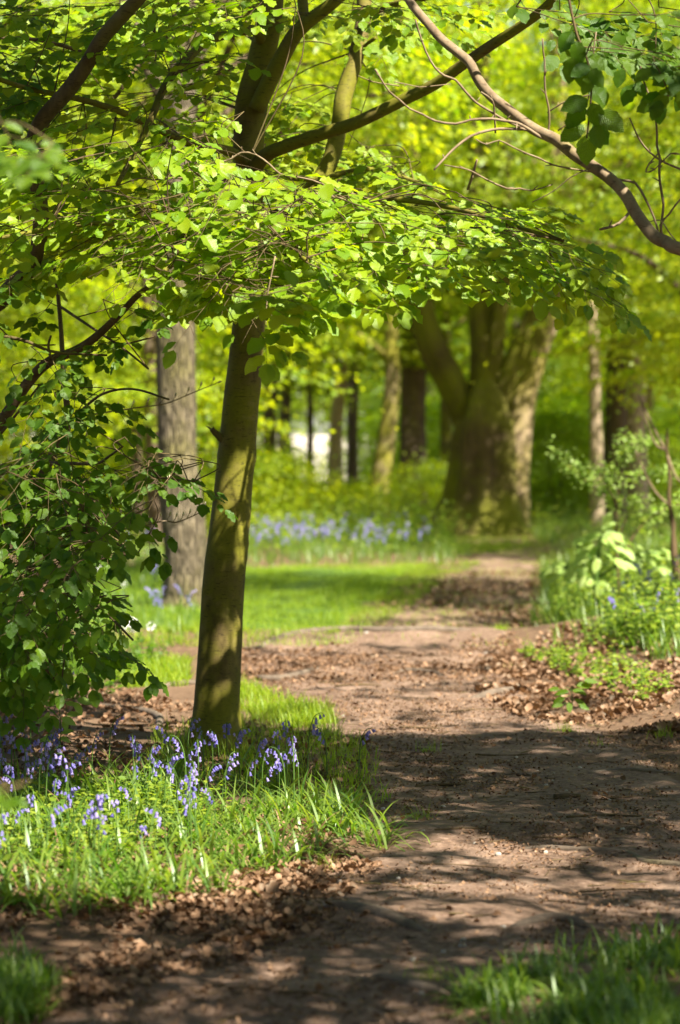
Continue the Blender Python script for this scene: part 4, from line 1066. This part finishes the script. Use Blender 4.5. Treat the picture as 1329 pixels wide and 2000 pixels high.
o = straps('grass', 3500, gpoly([(850, 1045), (1060, 1040), (1100, 1066), (1040, 1082), (900, 1086)], .5), (.05, .16), (.006, .014), M['grass_blade'], (.3, 1.2), seg=3)
tag(o, 'dim grass and moss round the foot of the old split tree', 'grass')
o = straps('grass', 4200, gpoly([(900, 1950), (1010, 1905), (1150, 1865), (1400, 1830), (1400, 2060), (960, 2060)], 3.0), (.05, .14), (.004, .010), M['strap_leaf'], (.35, 1.6), clump=(3, 7))
tag(o, 'blurred grassy clump at the near right edge of the path', 'grass')
o = straps('grass', 1300, gpoly([(-80, 1880), (40, 1870), (110, 1930), (80, 1990), (-80, 2030)], 3.0), (.05, .13), (.004, .009), M['strap_leaf'], (.25, 1.1), clump=(2, 7))
tag(o, 'blurred grass tuft in the near left corner', 'grass')
o = straps('grass', 9000, gpoly([(1060, 1110), (1200, 1090), (1360, 1080), (1360, 1310), (1240, 1280), (1120, 1250), (1040, 1230), (1060, 1180)]), (.10, .34), (.004, .010), M['strap_leaf'], (.2, 1.1), clump=(2, 6))
tag(o, 'long tangled grass on the right bank under the broad-leaved sapling', 'grass')
for poly, n, lab in [([(470, 1000), (840, 1000), (860, 1060), (920, 1085), (900, 1104), (466, 1110)], 12000, 'tall grass and leaves of the bluebell strip beyond the lawn'),
                     ([(150, 1060), (400, 1050), (400, 1110), (380, 1260), (300, 1240), (230, 1270), (160, 1220)], 9000, 'mixed grass and flowers round the grey oak'),
                     ([(1020, 1040), (1080, 1020), (1340, 980), (1340, 1080), (1160, 1100), (1080, 1080)], 7000, 'pale grassy growth at the bend right of the old tree')]:
    o = straps('tall_grass', n, gpoly(poly), (.14, .42) if poly[0][0] != 150 else (.08, .22), (.006, .014), M['strap_leaf'], (.1, .9), seg=4, clump=(2, 7)); tag(o, lab, 'grass')
for px_, py_, n in [(1105, 1432, 120), (700, 1475, 60), (835, 1470, 60), (1300, 1440, 60), (690, 1530, 110), (820, 1600, 60), (1175, 1460, 30), (640, 1700, 30), (560, 1600, 60), (845, 1920, 60), (980, 1250, 120), (1250, 1370, 60), (720, 1255, 120), (650, 1258, 120), (1000, 1310, 60)]:
    c = G(px_, py_)
    o = straps('grass_tuft', n, lambda: c + np.array([random.gauss(0, .03), random.gauss(0, .035), 0]), (.04, .11), (.002, .005), M['grass_blade'], (.2, 1.1), seg=3, kind=None)
    tag(o, 'small isolated tuft of green grass growing on bare earth', 'grass tuft', 'small grass tufts on the path')

def weeds(name, n, poly, hmax, size, m, label, plants=None):
    lv = Leaves(); mb = MB(); f = gpoly(poly)
    for _ in range(n):
        b = f(); hh = hmax * random.uniform(.3, 1); k = random.randint(5, 11)
        dx, dy = random.gauss(0, .12) * hh * 2, random.gauss(0, .12) * hh * 2
        top = b + np.array([dx, dy, hh])
        mb.tube([b, (b + top) / 2 + np.array([0, 0, .02]), top], [.003, .0022, .001], 4, sub=2, cap=False)
        for i in range(k):
            t = (i + 1) / k; a = i * 2.4 + random.random()
            d = np.array([math.cos(a), math.sin(a), random.uniform(-.3, .5)])
            lv.add(b + (top - b) * t, d, np.array([random.gauss(0, .3), -.3 + random.gauss(0, .3), 1]), size * random.uniform(.5, 1.2) * (1.15 - .5 * t))
    o = lv.build(name, m, None, T_HEX, kind='stuff'); tag(o, label, 'undergrowth')
    s = mb.build('stems', M['stem'], o)
    s['kind'] = 'stuff'
weeds('undergrowth', 2400, [(466, 980), (850, 975), (860, 1040), (900, 1085), (466, 1085)], .85, .12, M['weed_leaf'], 'leafy wild growth behind the lawn at the foot of the trees')
weeds('undergrowth', 900, [(100, 980), (400, 980), (400, 1060), (180, 1090)], .5, .11, M['weed_leaf'], 'leafy undergrowth behind the grey oak')
weeds('undergrowth', 1100, [(1020, 1000), (1080, 965), (1360, 950), (1360, 1090), (1140, 1090), (1030, 1050)], .8, .10, M['weed_leaf'], 'pale leafy weeds on the right beyond the sapling')
weeds('undergrowth', 1100, [(1080, 1140), (1360, 1090), (1360, 1290), (1230, 1265), (1090, 1220)], .42, .07, M['weed_leaf'], 'tangle of small weeds on the right bank')
weeds('undergrowth', 240, [(0, 1290), (200, 1270), (330, 1290), (200, 1370), (0, 1390)], .26, .06, M['hedge_leaf'], 'low ivy and weeds under the left thicket')
weeds('undergrowth', 160, [(1000, 1275), (1200, 1290), (1329, 1350), (1250, 1380), (1060, 1310)], .14, .05, M['weed_leaf'], 'sparse seedlings among dead leaves on the right bank')
weeds('undergrowth', 260, [(-40, 1600), (300, 1560), (460, 1620), (300, 1700), (-40, 1720)], .17, .045, M['weed_leaf'], 'small leafy plants among the bluebells')

# leaf litter
def litter(n, poly, size, m, label, flat=.5, lift=.01, dens=1.8):
    lv = Leaves(); f = gpoly(poly, dens)
    for _ in range(n):
        b = f(); a = random.random() * 6.28
        lv.add(b + np.array([0, 0, lift + random.uniform(0, .012)]), np.array([math.cos(a), math.sin(a), random.gauss(.05, flat * .5)]), np.array([random.gauss(0, flat), random.gauss(0, flat), 1]), random.uniform(*size))
    o = lv.build('leaf_litter', m, None, T_LITTER, kind='stuff'); tag(o, label, 'leaf litter')
litter(6500, [(940, 1300), (1100, 1250), (1400, 1270), (1400, 1440), (1180, 1430), (1000, 1400), (930, 1350)], (.02, .055), M['litter_leaf'], 'thick curled brown dead leaves on the right bank')
litter(3800, [(-60, 1740), (200, 1770), (480, 1720), (640, 1660), (740, 1700), (640, 1800), (480, 1880), (200, 1960), (-60, 1990)], (.010, .036), M['litter_leaf'], 'brown dead leaves along the front of the bluebell bed', .4)
litter(3600, [(-60, 1380), (200, 1340), (380, 1380), (560, 1430), (720, 1450), (720, 1560), (480, 1530), (-60, 1560)], (.018, .045), M['litter_leaf'], 'brown dead leaves and twigs round the leaning beech', .4)
litter(900, FG, (.015, .045), M['litter_leaf'], 'dead leaves caught among the bluebell leaves', .6, .02)
litter(1500, [(-60, 1760), (560, 1680), (780, 1640), (480, 1500), (466, 1290), (1000, 1265), (1400, 1400), (1400, 1900), (900, 2040), (-60, 2060)], (.012, .032), M['litter_leaf'], 'thinly scattered dead leaf pieces over the trodden path', .4, .006, 1.0)
litter(2600, [(466, 1275), (1000, 1262), (1100, 1290), (1000, 1340), (466, 1330)], (.012, .04), M['litter_leaf'], 'sunlit dead leaf scraps on the far crest of the path', .4, .006, .9)
litter(2500, [(640, 1240), (860, 1120), (1060, 1120), (1090, 1240)], (.02, .06), M['litter_leaf'], 'dead leaves on the shaded path beyond the crest', .4, .006, .7)
litter(26000, [(-60, 1800), (560, 1700), (780, 1650), (560, 1500), (500, 1290), (1000, 1270), (1400, 1400), (1400, 1900), (900, 2040), (-60, 2060)], (.005, .017), M['litter_leaf'], 'fine flecks of bud scale and leaf crumbs over the path', .5, .006)

mb = MB(); f = gpoly([(-60, 1860), (560, 1780), (780, 1650), (480, 1500), (466, 1290), (1000, 1270), (1400, 1400), (1400, 1900), (900, 2040), (-60, 2060)])
for _ in range(1100):
    c = f(); a = random.gauss(0, .8); L = random.uniform(.02, .11); v = np.array([math.cos(a), math.sin(a), 0]) * L / 2
    r_ = random.uniform(.0008, .0026); p = [c - v, c + np.array([random.gauss(0, .004), random.gauss(0, .006), 0]), c + v]
    for q in p: q[2] = hgt(q[0], q[1]) + .011
    mb.tube(p, [r_, r_, r_ * .6], 4, sub=1, cap=False)
tag(mb.build('twig_litter', M['twig_bark']), 'fine crumbs of broken twig strewn over the trodden earth', 'twig litter', kind='stuff')
# ---- bluebells
def bluebell_meshes(seed):
    r = random.Random(seed); st = MB(); fl = MB()
    hh = r.uniform(.24, .34); az = r.random() * 6.28; c, s = math.cos(az), math.sin(az)
    f = lambda x, z: np.array([c * x, s * x, z])
    line = [f(0, -.02), f(.004, hh * .4), f(.012, hh * .75), f(.035, hh * .95), f(.065, hh)]
    st.tube(line, [.0032, .003, .0026, .002, .0014], 5, sub=4)
    q, _ = spline(line, np.ones(5), 6)
    nb = r.randint(6, 10)
    for i in range(nb):
        t = .58 + .42 * i / (nb - 1)
        p = q[int(t * (len(q) - 1))]; sd = (i % 2 * 2 - 1) * r.uniform(.006, .016)
        o = p + np.array([-s * sd + c * .008, c * sd + s * .008, -.006])
        tilt = np.array([r.gauss(0, .25) + c * .3, r.gauss(0, .25) + s * .3, -1]); tilt /= np.linalg.norm(tilt)
        st.tube([p, o], [.0009, .0009], 4, sub=1, cap=False)
        a = unit(np.cross(tilt, [1, .3, 0])); b = np.cross(tilt, a)
        k = r.uniform(.85, 1.15) * (1 - .25 * (i / nb))
        V = []; prof = [(0, .002), (.004, .0052), (.012, .0058), (.018, .0066)]
        for (zz, rr) in prof:
            for j in range(6):
                th = j * math.pi / 3; V.append(o + tilt * zz * k + (a * math.cos(th) + b * math.sin(th)) * rr * k)
        for j in range(6):
            th = (j + .5) * math.pi / 3; V.append(o + tilt * .021 * k + (a * math.cos(th) + b * math.sin(th)) * .0115 * k)
        F = [(u * 6 + j, u * 6 + (j + 1) % 6, (u + 1) * 6 + (j + 1) % 6, (u + 1) * 6 + j) for u in range(3) for j in range(6)]
        F += [(18 + j, 18 + (j + 1) % 6, 24 + j) for j in range(6)]
        fl.add(V, F, r.random())
    a_ = st.build('stem', M['stem']); b_ = fl.build('blossom', M['petal'])
    ma, mb_ = a_.data, b_.data
    bpy.data.objects.remove(a_); bpy.data.objects.remove(b_)
    return ma, mb_
BB = [bluebell_meshes(100 + i) for i in range(7)]
def bluebell(p, label, group, sc=1.0):
    o = empty('bluebell', p, label, 'flower', group); sm, fm = random.choice(BB)
    o.rotation_euler.z = random.random() * 6.28; o.scale = (sc,) * 3
    for me, nm in ((sm, 'stem'), (fm, 'blossom')):
        c = bpy.data.objects.new(nm, me); COL.objects.link(c); c.parent = o
A = [(-20, 1510), (120, 1520), (260, 1530), (340, 1530), (490, 1515), (600, 1600), (460, 1680), (320, 1710), (160, 1750), (-20, 1750)]
for i in range(88):
    x, y = sample_poly(A)
    if y > 1640 and random.random() < .4: x, y = sample_poly(A)
    if i % 5 == 0: x, y = random.uniform(-10, 110), random.uniform(1520, 1620)
    bluebell(G(x, y), 'nodding violet bluebell on a green stem in the bed before the leaning beech', 'bluebells in the foreground bed', random.uniform(.66, 1.0))
for px_, py_ in [(560, 1610), (575, 1600), (640, 1530), (700, 1530), (600, 1540), (560, 1560), (20, 1440), (60, 1460), (130, 1420)]:
    bluebell(G(px_, py_), 'lone bluebell near the beech away from the dense bed', 'scattered bluebells by the beech')
for poly, n, lab, grp in [([(480, 1055), (640, 1050), (660, 1100), (480, 1104)], 70, 'blurred bluebell in the strip beyond the lawn', 'bluebells beyond the lawn'),
                     ([(620, 1040), (840, 1010), (870, 1060), (820, 1098), (640, 1100)], 70, 'blurred bluebell in the strip beyond the lawn', 'bluebells beyond the lawn'),
                     ([(170, 1060), (320, 1050), (330, 1080), (180, 1110)], 20, 'blurred bluebell in the grass behind the left thicket', 'bluebells left of the oak'),
                     ([(290, 1150), (390, 1190), (380, 1240), (290, 1240)], 16, 'blurred bluebell in the grass at the foot of the oak', 'bluebells at the oak'),
                     ([(1180, 1200), (1329, 1180), (1329, 1260), (1200, 1250)], 14, 'pale bluebell in the tangled grass of the right bank', 'bluebells on the right bank')]:
    for i in range(n):
        bluebell(G(*sample_poly(poly)), lab, grp, random.uniform(1.2, 1.7) if poly[0][1] < 1060 else random.uniform(.9, 1.25))
# wild garlic heads (white)
def white_head(px, py, s):
    b = G(px, py); o = empty('white_flower', b, 'round white flower head on a thin stalk in the grass by the oak', 'flower', 'white flowers near the oak')
    mb = MB(); mb.tube([(0, 0, -.02), (.01, 0, .15), (.015, 0, .3)], [.003, .003, .002], 5, sub=3); mb.build('stem', M['stem'], o)
    fb = MB()
    for k in range(26):
        d = unit([random.gauss(0, 1), random.gauss(0, 1), random.gauss(.3, 1)]); c = np.array([.015, 0, .3]) + d * .03 * s
        a = unit(np.cross(d, [.3, .1, 1])); e = np.cross(d, a)
        V = [c] + [c + (a * math.cos(j * math.pi / 3) + e * math.sin(j * math.pi / 3)) * (.012 if j % 2 else .006) * s + d * .006 for j in range(6)]
        fb.add(V, [(0, 1 + j, 1 + (j + 1) % 6) for j in range(6)])
    fb.build('blossom', M['white_petal'], o)
for x, y, s in [(232, 1120, 1.1), (243, 1125, 1.2), (285, 1120, 1), (298, 1122, 1), (306, 1118, .8), (212, 1150, 1), (190, 1160, .9), (175, 1150, .9), (240, 1200, .8), (248, 1300, 1.6), (256, 1302, 1.4), (292, 1306, .9), (405, 1110, 1)]:
    white_head(x, y, s)

# ================================================================== RIGHT BANK PLANTS
sb = G(1166, 1215); dS = sb[1]
sap = empty('broad_leaved_sapling', sb, 'small sapling with big pale green drooping leaves on the right bank', 'sapling')
mb = MB(); nod = []
for pix, W in [([(1168, 1215), (1166, 1180), (1164, 1140), (1168, 1100), (1172, 1060), (1176, 1040)], [12, 9, 6]),
               ([(1164, 1150), (1140, 1120), (1105, 1108), (1080, 1112)], [6, 4]), ([(1166, 1130), (1210, 1100), (1250, 1080), (1285, 1080)], [6, 4]),
               ([(1168, 1110), (1140, 1075), (1120, 1060)], [5, 4])]:
    p_, r_ = limb_pts(pix, W, [dS, dS - .1]); mb.tube(p_, r_, 8, sub=5)
mb.build('stem', M['stem'], sap, loc=sb)
lv = Leaves()
for x, y, a, s in [(1172, 1046, -75, 1.15), (1176, 1042, -60, 1), (1168, 1052, -85, 1.2), (1180, 1040, 60, 1.1), (1184, 1046, 75, 1.2), (1176, 1036, 150, .8), (1180, 1030, 170, .8), (1160, 1060, -40, 1.2), (1170, 1066, -15, 1.2), (1186, 1060, 35, 1.3), (1196, 1066, 50, 1.3), (1150, 1072, -30, 1.1), (1160, 1084, 5, 1), (1200, 1090, 30, 1),
                   (1100, 1108, -75, 1.0), (1094, 1110, -30, 1.2), (1088, 1112, -65, 1), (1112, 1108, 5, 1.0), (1118, 1106, 25, 1), (1124, 1104, -20, .9), (1106, 1102, -100, .8),
                   (1250, 1080, 40, 1), (1262, 1078, 80, 1.1), (1240, 1084, 5, 1), (1285, 1082, 60, 1), (1274, 1076, 110, .9), (1230, 1092, -20, .9), (1166, 1130, -40, .8), (1168, 1136, 45, .8), (1180, 1120, 10, .9), (1140, 1120, -10, .8), (1290, 1100, 10, .9), (1210, 1100, 70, .9)]:
    d = unit([math.sin(R(a)), random.uniform(-.6, .1), -math.cos(R(a)) * .45])
    lv.add(P(x, y, dS - .1 + random.uniform(-.35, .35)), d, unit([math.sin(R(a)) * .3 + .15, -.55 + random.gauss(0, .2), 1]), .185 * s)
for _ in range(34):
    x, y = sample_poly([(1085, 1100), (1130, 1050), (1180, 1024), (1230, 1050), (1300, 1075), (1290, 1120), (1200, 1150), (1110, 1135)])
    a = (x - 1175) * .8 + random.gauss(0, 25)
    lv.add(P(x, y, dS + random.uniform(-.45, .45)), unit([math.sin(R(a)), random.uniform(-.6, .1), -math.cos(R(a)) * .35]), unit([math.sin(R(a)) * .3 + .25, -.5 + random.gauss(0, .2), 1]), random.uniform(.09, .18))
lv.build('leaves', M['sapling_leaf'], sap, T_BROAD, loc=sb)
bb_ = G(1212, 1190); dK = bb_[1]
bram = empty('small_leaved_shrub', bb_, 'airy shrub with tiny pale green leaf clusters on arching twigs at right', 'shrub')
mb = MB(); lv = Leaves()
for pix, W in [([(1212, 1190), (1206, 1100), (1203, 1000), (1196, 975), (1160, 952), (1120, 918), (1080, 885)], [6, 5, 4, 3]), ([(1203, 1010), (1206, 960), (1215, 900), (1220, 850)], [5, 3]),
               ([(1206, 960), (1235, 940), (1280, 925), (1320, 930)], [4, 3]), ([(1212, 1090), (1250, 1030), (1290, 1000), (1329, 985)], [5, 3]), ([(1204, 980), (1180, 940), (1170, 915)], [3, 3]), ([(1206, 940), (1240, 880), (1260, 860)], [3, 3]), ([(1208, 1050), (1230, 1000), (1250, 980)], [4, 3])]:
    p_, r_ = limb_pts(pix, W, [dK, dK + random.uniform(-.3, .3)]); mb.tube(p_, r_, 6, sub=6)
    q, _ = spline(p_, r_, 12)
    for pnt in q[len(q) // 3:]:
        for _ in range(11):
            if pnt[2] < 1.0 and random.random() < .5: continue
            off = np.array([random.gauss(0, .055), random.gauss(0, .055), random.gauss(0.02, .05)])
            lv.add(pnt + off, np.array([random.gauss(0, 1), random.gauss(0, 1), random.gauss(0, .5)]), np.array([random.gauss(0, .4), -.4 + random.gauss(0, .4), 1]), random.uniform(.025, .05))
mb.build('stems', M['twig_bark'], bram, loc=bb_); lv.build('leaves', M['sapling_leaf'], bram, T_HEX, loc=bb_)
stb = G(1318, 1190)
stump = empty('bare_stem', stb, 'dark bare upright stem with pale forked twigs at the right edge', 'sapling')
dd_ = stb[1]
mb = MB()
for pix, W in [([(1330, 1200), (1325, 1130), (1316, 1075), (1314, 1020), (1307, 975), (1308, 930), (1303, 880), (1304, 838)], [26, 15, 10, 8, 6, 4])]:
    p_, r_ = limb_pts(pix, W, [dd_, dd_]); mb.tube(p_, r_, 14, lumpy(.4, 9), sub=6)
mb.build('stem', M['twig_bark'], stump, loc=stb)
mb = MB()
for pix, W in [([(1304, 885), (1284, 850), (1264, 808), (1248, 770)], [6, 4]), ([(1302, 880), (1280, 866), (1262, 820), (1250, 776)], [5, 3]), ([(1310, 990), (1280, 960), (1258, 920), (1242, 880)], [5, 4]), ([(1304, 890), (1320, 930), (1340, 950)], [6, 5])]:
    p_, r_ = limb_pts(pix, W, [dd_, dd_]); mb.tube(p_, r_, 6, sub=6)
mb.build('twig', M['pale_twig'], stump, loc=stb)

def seedling(px, py, d_h, leaves, size, m, label, name='seedling'):
    b = G(px, py); o = empty(name, b, label, 'seedling'); mb = MB(); lv = Leaves(); dep = b[1]
    top = b + np.array([.01, 0, d_h]); mb.tube([b, (b + top) / 2 + np.array([.012, 0, 0]), top], [.004, .003, .002], 6, sub=4)
    for x, y, a, s in leaves:
        p = P(x, y, dep + random.uniform(-.05, .05)); d = unit([math.sin(R(a)), random.uniform(-.6, .0), -math.cos(R(a)) * .5])
        q = b + (top - b) * min(1, max(.1, (p[2] - b[2]) / d_h)); mb.tube([q, (p + q) / 2 + np.array([0, 0, .008]), p], [.0016, .0013, .001], 4, sub=2)
        lv.add(p, d, unit([random.gauss(0, .2), -.7, .8]), size * s)
    mb.build('stem', M['stem'], o, loc=b); lv.build('leaves', m, o, T_BROAD, loc=b)
seedling(112, 1500, .30, [(120, 1366, 150, 1), (128, 1372, 80, .8), (112, 1368, -60, .8), (150, 1366, 80, 1.1), (146, 1372, 20, .9), (140, 1364, -170, .8), (98, 1374, -100, 1), (92, 1384, -60, .9), (96, 1390, -10, .8), (120, 1402, 60, 1), (130, 1396, 110, .9), (126, 1406, 10, .8), (100, 1404, -80, 1), (94, 1410, -30, .8), (108, 1436, -70, .9), (116, 1440, 70, .8), (100, 1446, -110, .8), (120, 1432, 130, .8)], .075, M['sapling_leaf'], 'bright lime seedling lit by the sun below the left thicket')
seedling(1112, 1400, .16, [(1112, 1350, -80, 1), (1118, 1348, 80, 1), (1126, 1340, 110, 1.1), (1140, 1330, 100, 1), (1104, 1362, -50, 1), (1122, 1366, 50, 1), (1112, 1372, 0, .8), (1100, 1376, -90, .8), (1130, 1378, 70, .8), (1094, 1346, -100, .8)], .085, M['hedge_leaf'], 'dark green broad seedling standing on the dead leaves at right')

# ================================================================== ROOTS, STICKS, STONES
def root(pix, W, label, sink=.35):
    p = np.array([G(x, y) for x, y in pix]); w = np.interp(np.linspace(0, 1, len(p)), np.linspace(0, 1, len(W)), W)
    r_ = np.array([wi / 2 * pi[1] / FPX for wi, pi in zip(w, p)])
    p[:, 2] += r_ * (1 - sink * 2); p[0, 2] -= .03; p[-1, 2] -= .03
    mb = MB(); mb.tube(p, r_, 12, lumpy(.28, 9, random.random() * 9), sub=7)
    o = mb.build('tree_root', M['root_bark'], None, loc=p[0]); tag(o, label, 'tree root')
root([(600, 1800), (640, 1778), (690, 1782), (740, 1800), (800, 1816), (880, 1832)], [10, 30, 34, 28, 12], 'grey worn root bulging across the path in front of the bluebell bed')
root([(960, 1822), (1020, 1812), (1080, 1800), (1130, 1808), (1180, 1824)], [12, 24, 28, 12], 'low grey root hump on the sunlit path right of centre')
root([(660, 1930), (740, 1918), (800, 1930), (860, 1944), (910, 1950)], [10, 34, 28, 10], 'blurred root ridge nearest the bottom of the picture')
root([(950, 1668), (1040, 1660), (1130, 1664), (1220, 1672), (1260, 1690), (1330, 1698), (1400, 1710)], [8, 16, 20, 22, 22], 'long root along the crest at the end of the dark shade')
root([(1080, 1516), (1150, 1514), (1220, 1508), (1290, 1512), (1360, 1510)], [6, 12, 14, 8], 'straight dark root in the shade by the right edge')
root([(150, 1374), (200, 1382), (250, 1388), (290, 1394), (312, 1404), (310, 1424), (304, 1446)], [10, 16, 18, 16, 8], 'bent dark root behind the bluebells left of the leaning beech')
root([(462, 1318), (510, 1328), (560, 1326), (610, 1312), (640, 1300)], [10, 16, 14, 8], 'dark root crossing behind the foot of the leaning beech')
root([(280, 1344), (330, 1340), (380, 1336), (420, 1338)], [8, 14, 12], 'dark root running in from the left towards the leaning beech')
root([(900, 1366), (960, 1358), (1010, 1352), (1070, 1346)], [10, 20, 18, 8], 'thick pale root on the sunlit path beside the dead leaves')
root([(740, 1322), (790, 1314), (850, 1318), (900, 1330)], [8, 14, 12, 6], 'pale root across the middle of the sunlit path')
root([(470, 1280), (560, 1262), (660, 1258), (760, 1252), (860, 1250), (960, 1252)], [10, 16, 18, 18, 8], 'pale stony root edging the lawn at the far side of the path')
root([(1060, 1436), (1100, 1442), (1130, 1456), (1124, 1470)], [6, 9, 6], 'thin forked root beside a grass tuft in the shade')
for x, y, a, L, w in [(860, 1540, 4, .22, 8), (1108, 1560, 12, .12, 12), (760, 1500, -5, .2, 5), (980, 1480, 3, .26, 4), (1180, 1600, -4, .3, 5), (900, 1626, 2, .2, 5), (740, 1750, 60, .14, 5), (700, 1728, 140, .2, 4), (650, 1716, 10, .15, 4), (900, 1700, -12, .3, 3), (1200, 1745, 3, .26, 4), (1010, 1440, 5, .25, 4), (620, 1440, -8, .25, 4), (520, 1480, -20, .3, 3), (280, 1884, 2, .14, 8), (1090, 1640, 4, .2, 4), (820, 1426, 0, .22, 4), (700, 1340, 4, .3, 4), (1240, 1560, 8, .22, 3), (600, 1950, -6, .18, 6), (1000, 1890, -5, .16, 6), (930, 1390, 3, .3, 4), (350, 1460, 30, .3, 4), (250, 1420, -12, .4, 4), (440, 1700, 10, .2, 4)]:
    c = G(x, y); v = np.array([math.cos(R(a)), math.sin(R(a)), 0]) * L / 2
    p = np.array([c - v, c + np.array([random.gauss(0, .01), random.gauss(0, .02), 0]), c + v]); 
    for q in p: q[2] = hgt(q[0], q[1]) + .012
    mb = MB(); rr = w / 2 * c[1] / FPX; mb.tube(p, [rr, rr * .9, rr * .6], 7, lumpy(.2, 20, random.random() * 9), sub=5)
    tag(mb.build('fallen_twig', M['twig_bark'], None, loc=c), 'short brown fallen twig lying on the earth path', 'twig', 'fallen twigs on the path')
for i in range(46):
    x, y = sample_poly([(480, 1260), (1000, 1256), (1250, 1420), (1300, 1850), (700, 1980), (600, 1700), (500, 1400)])
    c = G(x, y); mb = MB(); s = random.uniform(.005, .011) * (1.6 if y < 1350 else 1)
    mb.tube([c + np.array([-s, 0, .004]), c + np.array([-s * .5, 0, .008]), c + np.array([s * .4, 0.002, .009]), c + np.array([s, 0, .004])], [s * .3, s * .75, s * .8, s * .25], 8, lumpy(.3, 80, i), sub=2)
    tag(mb.build('pebble', M['stone'], None, loc=c), 'small pale pebble lying on the earth path', 'pebble', 'pale pebbles on the path')
for x, y, s in [(1230, 1846, .05), (555, 1716, .05), (290, 1770, .06), (260, 1690, .05), (520, 1755, .045), (285, 1855, .045), (400, 1790, .045)]:
    c = G(x, y) + np.array([0, 0, .02]); lv = Leaves(); a = random.random() * 6.28
    lv.add(c, np.array([math.cos(a), math.sin(a), .1]), np.array([.3, -.5, 1]), s * 1.1, .7)
    tag(lv.build('fallen_leaf', M['litter_leaf'], None, T_LITTER), 'large pale tan dead leaf catching sunlight on the ground', 'leaf', 'large dead leaves catching the sun')

# ================================================================== LIGHT, SKY, CAMERA
w = bpy.data.worlds.new('World'); SC.world = w; w.use_nodes = True
nt = w.node_tree; bg = nt.nodes['Background']
sky = nt.nodes.new('ShaderNodeTexSky'); sky.sky_type = 'NISHITA'; sky.sun_disc = False
sky.sun_elevation = SUN_EL; sky.sun_rotation = math.atan2(SUN[0], SUN[1])
nt.links.new(sky.outputs[0], bg.inputs[0]); bg.inputs[1].default_value = .05
sl = bpy.data.lights.new('sun', 'SUN'); sl.energy = 5.0; sl.angle = R(.53); sl.color = (1, .94, .82)
so = bpy.data.objects.new('sun', sl); COL.objects.link(so)
so.rotation_euler = Vector(SUN).to_track_quat('Z', 'Y').to_euler()

cd = bpy.data.cameras.new('camera'); co = bpy.data.objects.new('camera', cd); COL.objects.link(co)
cd.sensor_fit = 'VERTICAL'; cd.sensor_height = 36; cd.sensor_width = 24; cd.lens = 85
co.location = CAM; co.rotation_euler = (math.pi / 2 - PITCH, 0, 0)
cd.clip_start = .1; cd.clip_end = 2000
cd.dof.use_dof = True; cd.dof.focus_distance = 10.2; cd.dof.aperture_fstop = 2.5
SC.camera = co
SC.view_settings.view_transform = 'Standard'; SC.view_settings.look = 'None'; SC.view_settings.gamma = 1
SC.view_settings.exposure = 1.95
SC.render.engine = 'CYCLES'
SC.cycles.use_denoising = True
SC.cycles.max_bounces = 6; SC.cycles.diffuse_bounces = 3; SC.cycles.transmission_bounces = 4; SC.cycles.glossy_bounces = 2
SC.cycles.sample_clamp_indirect = 6
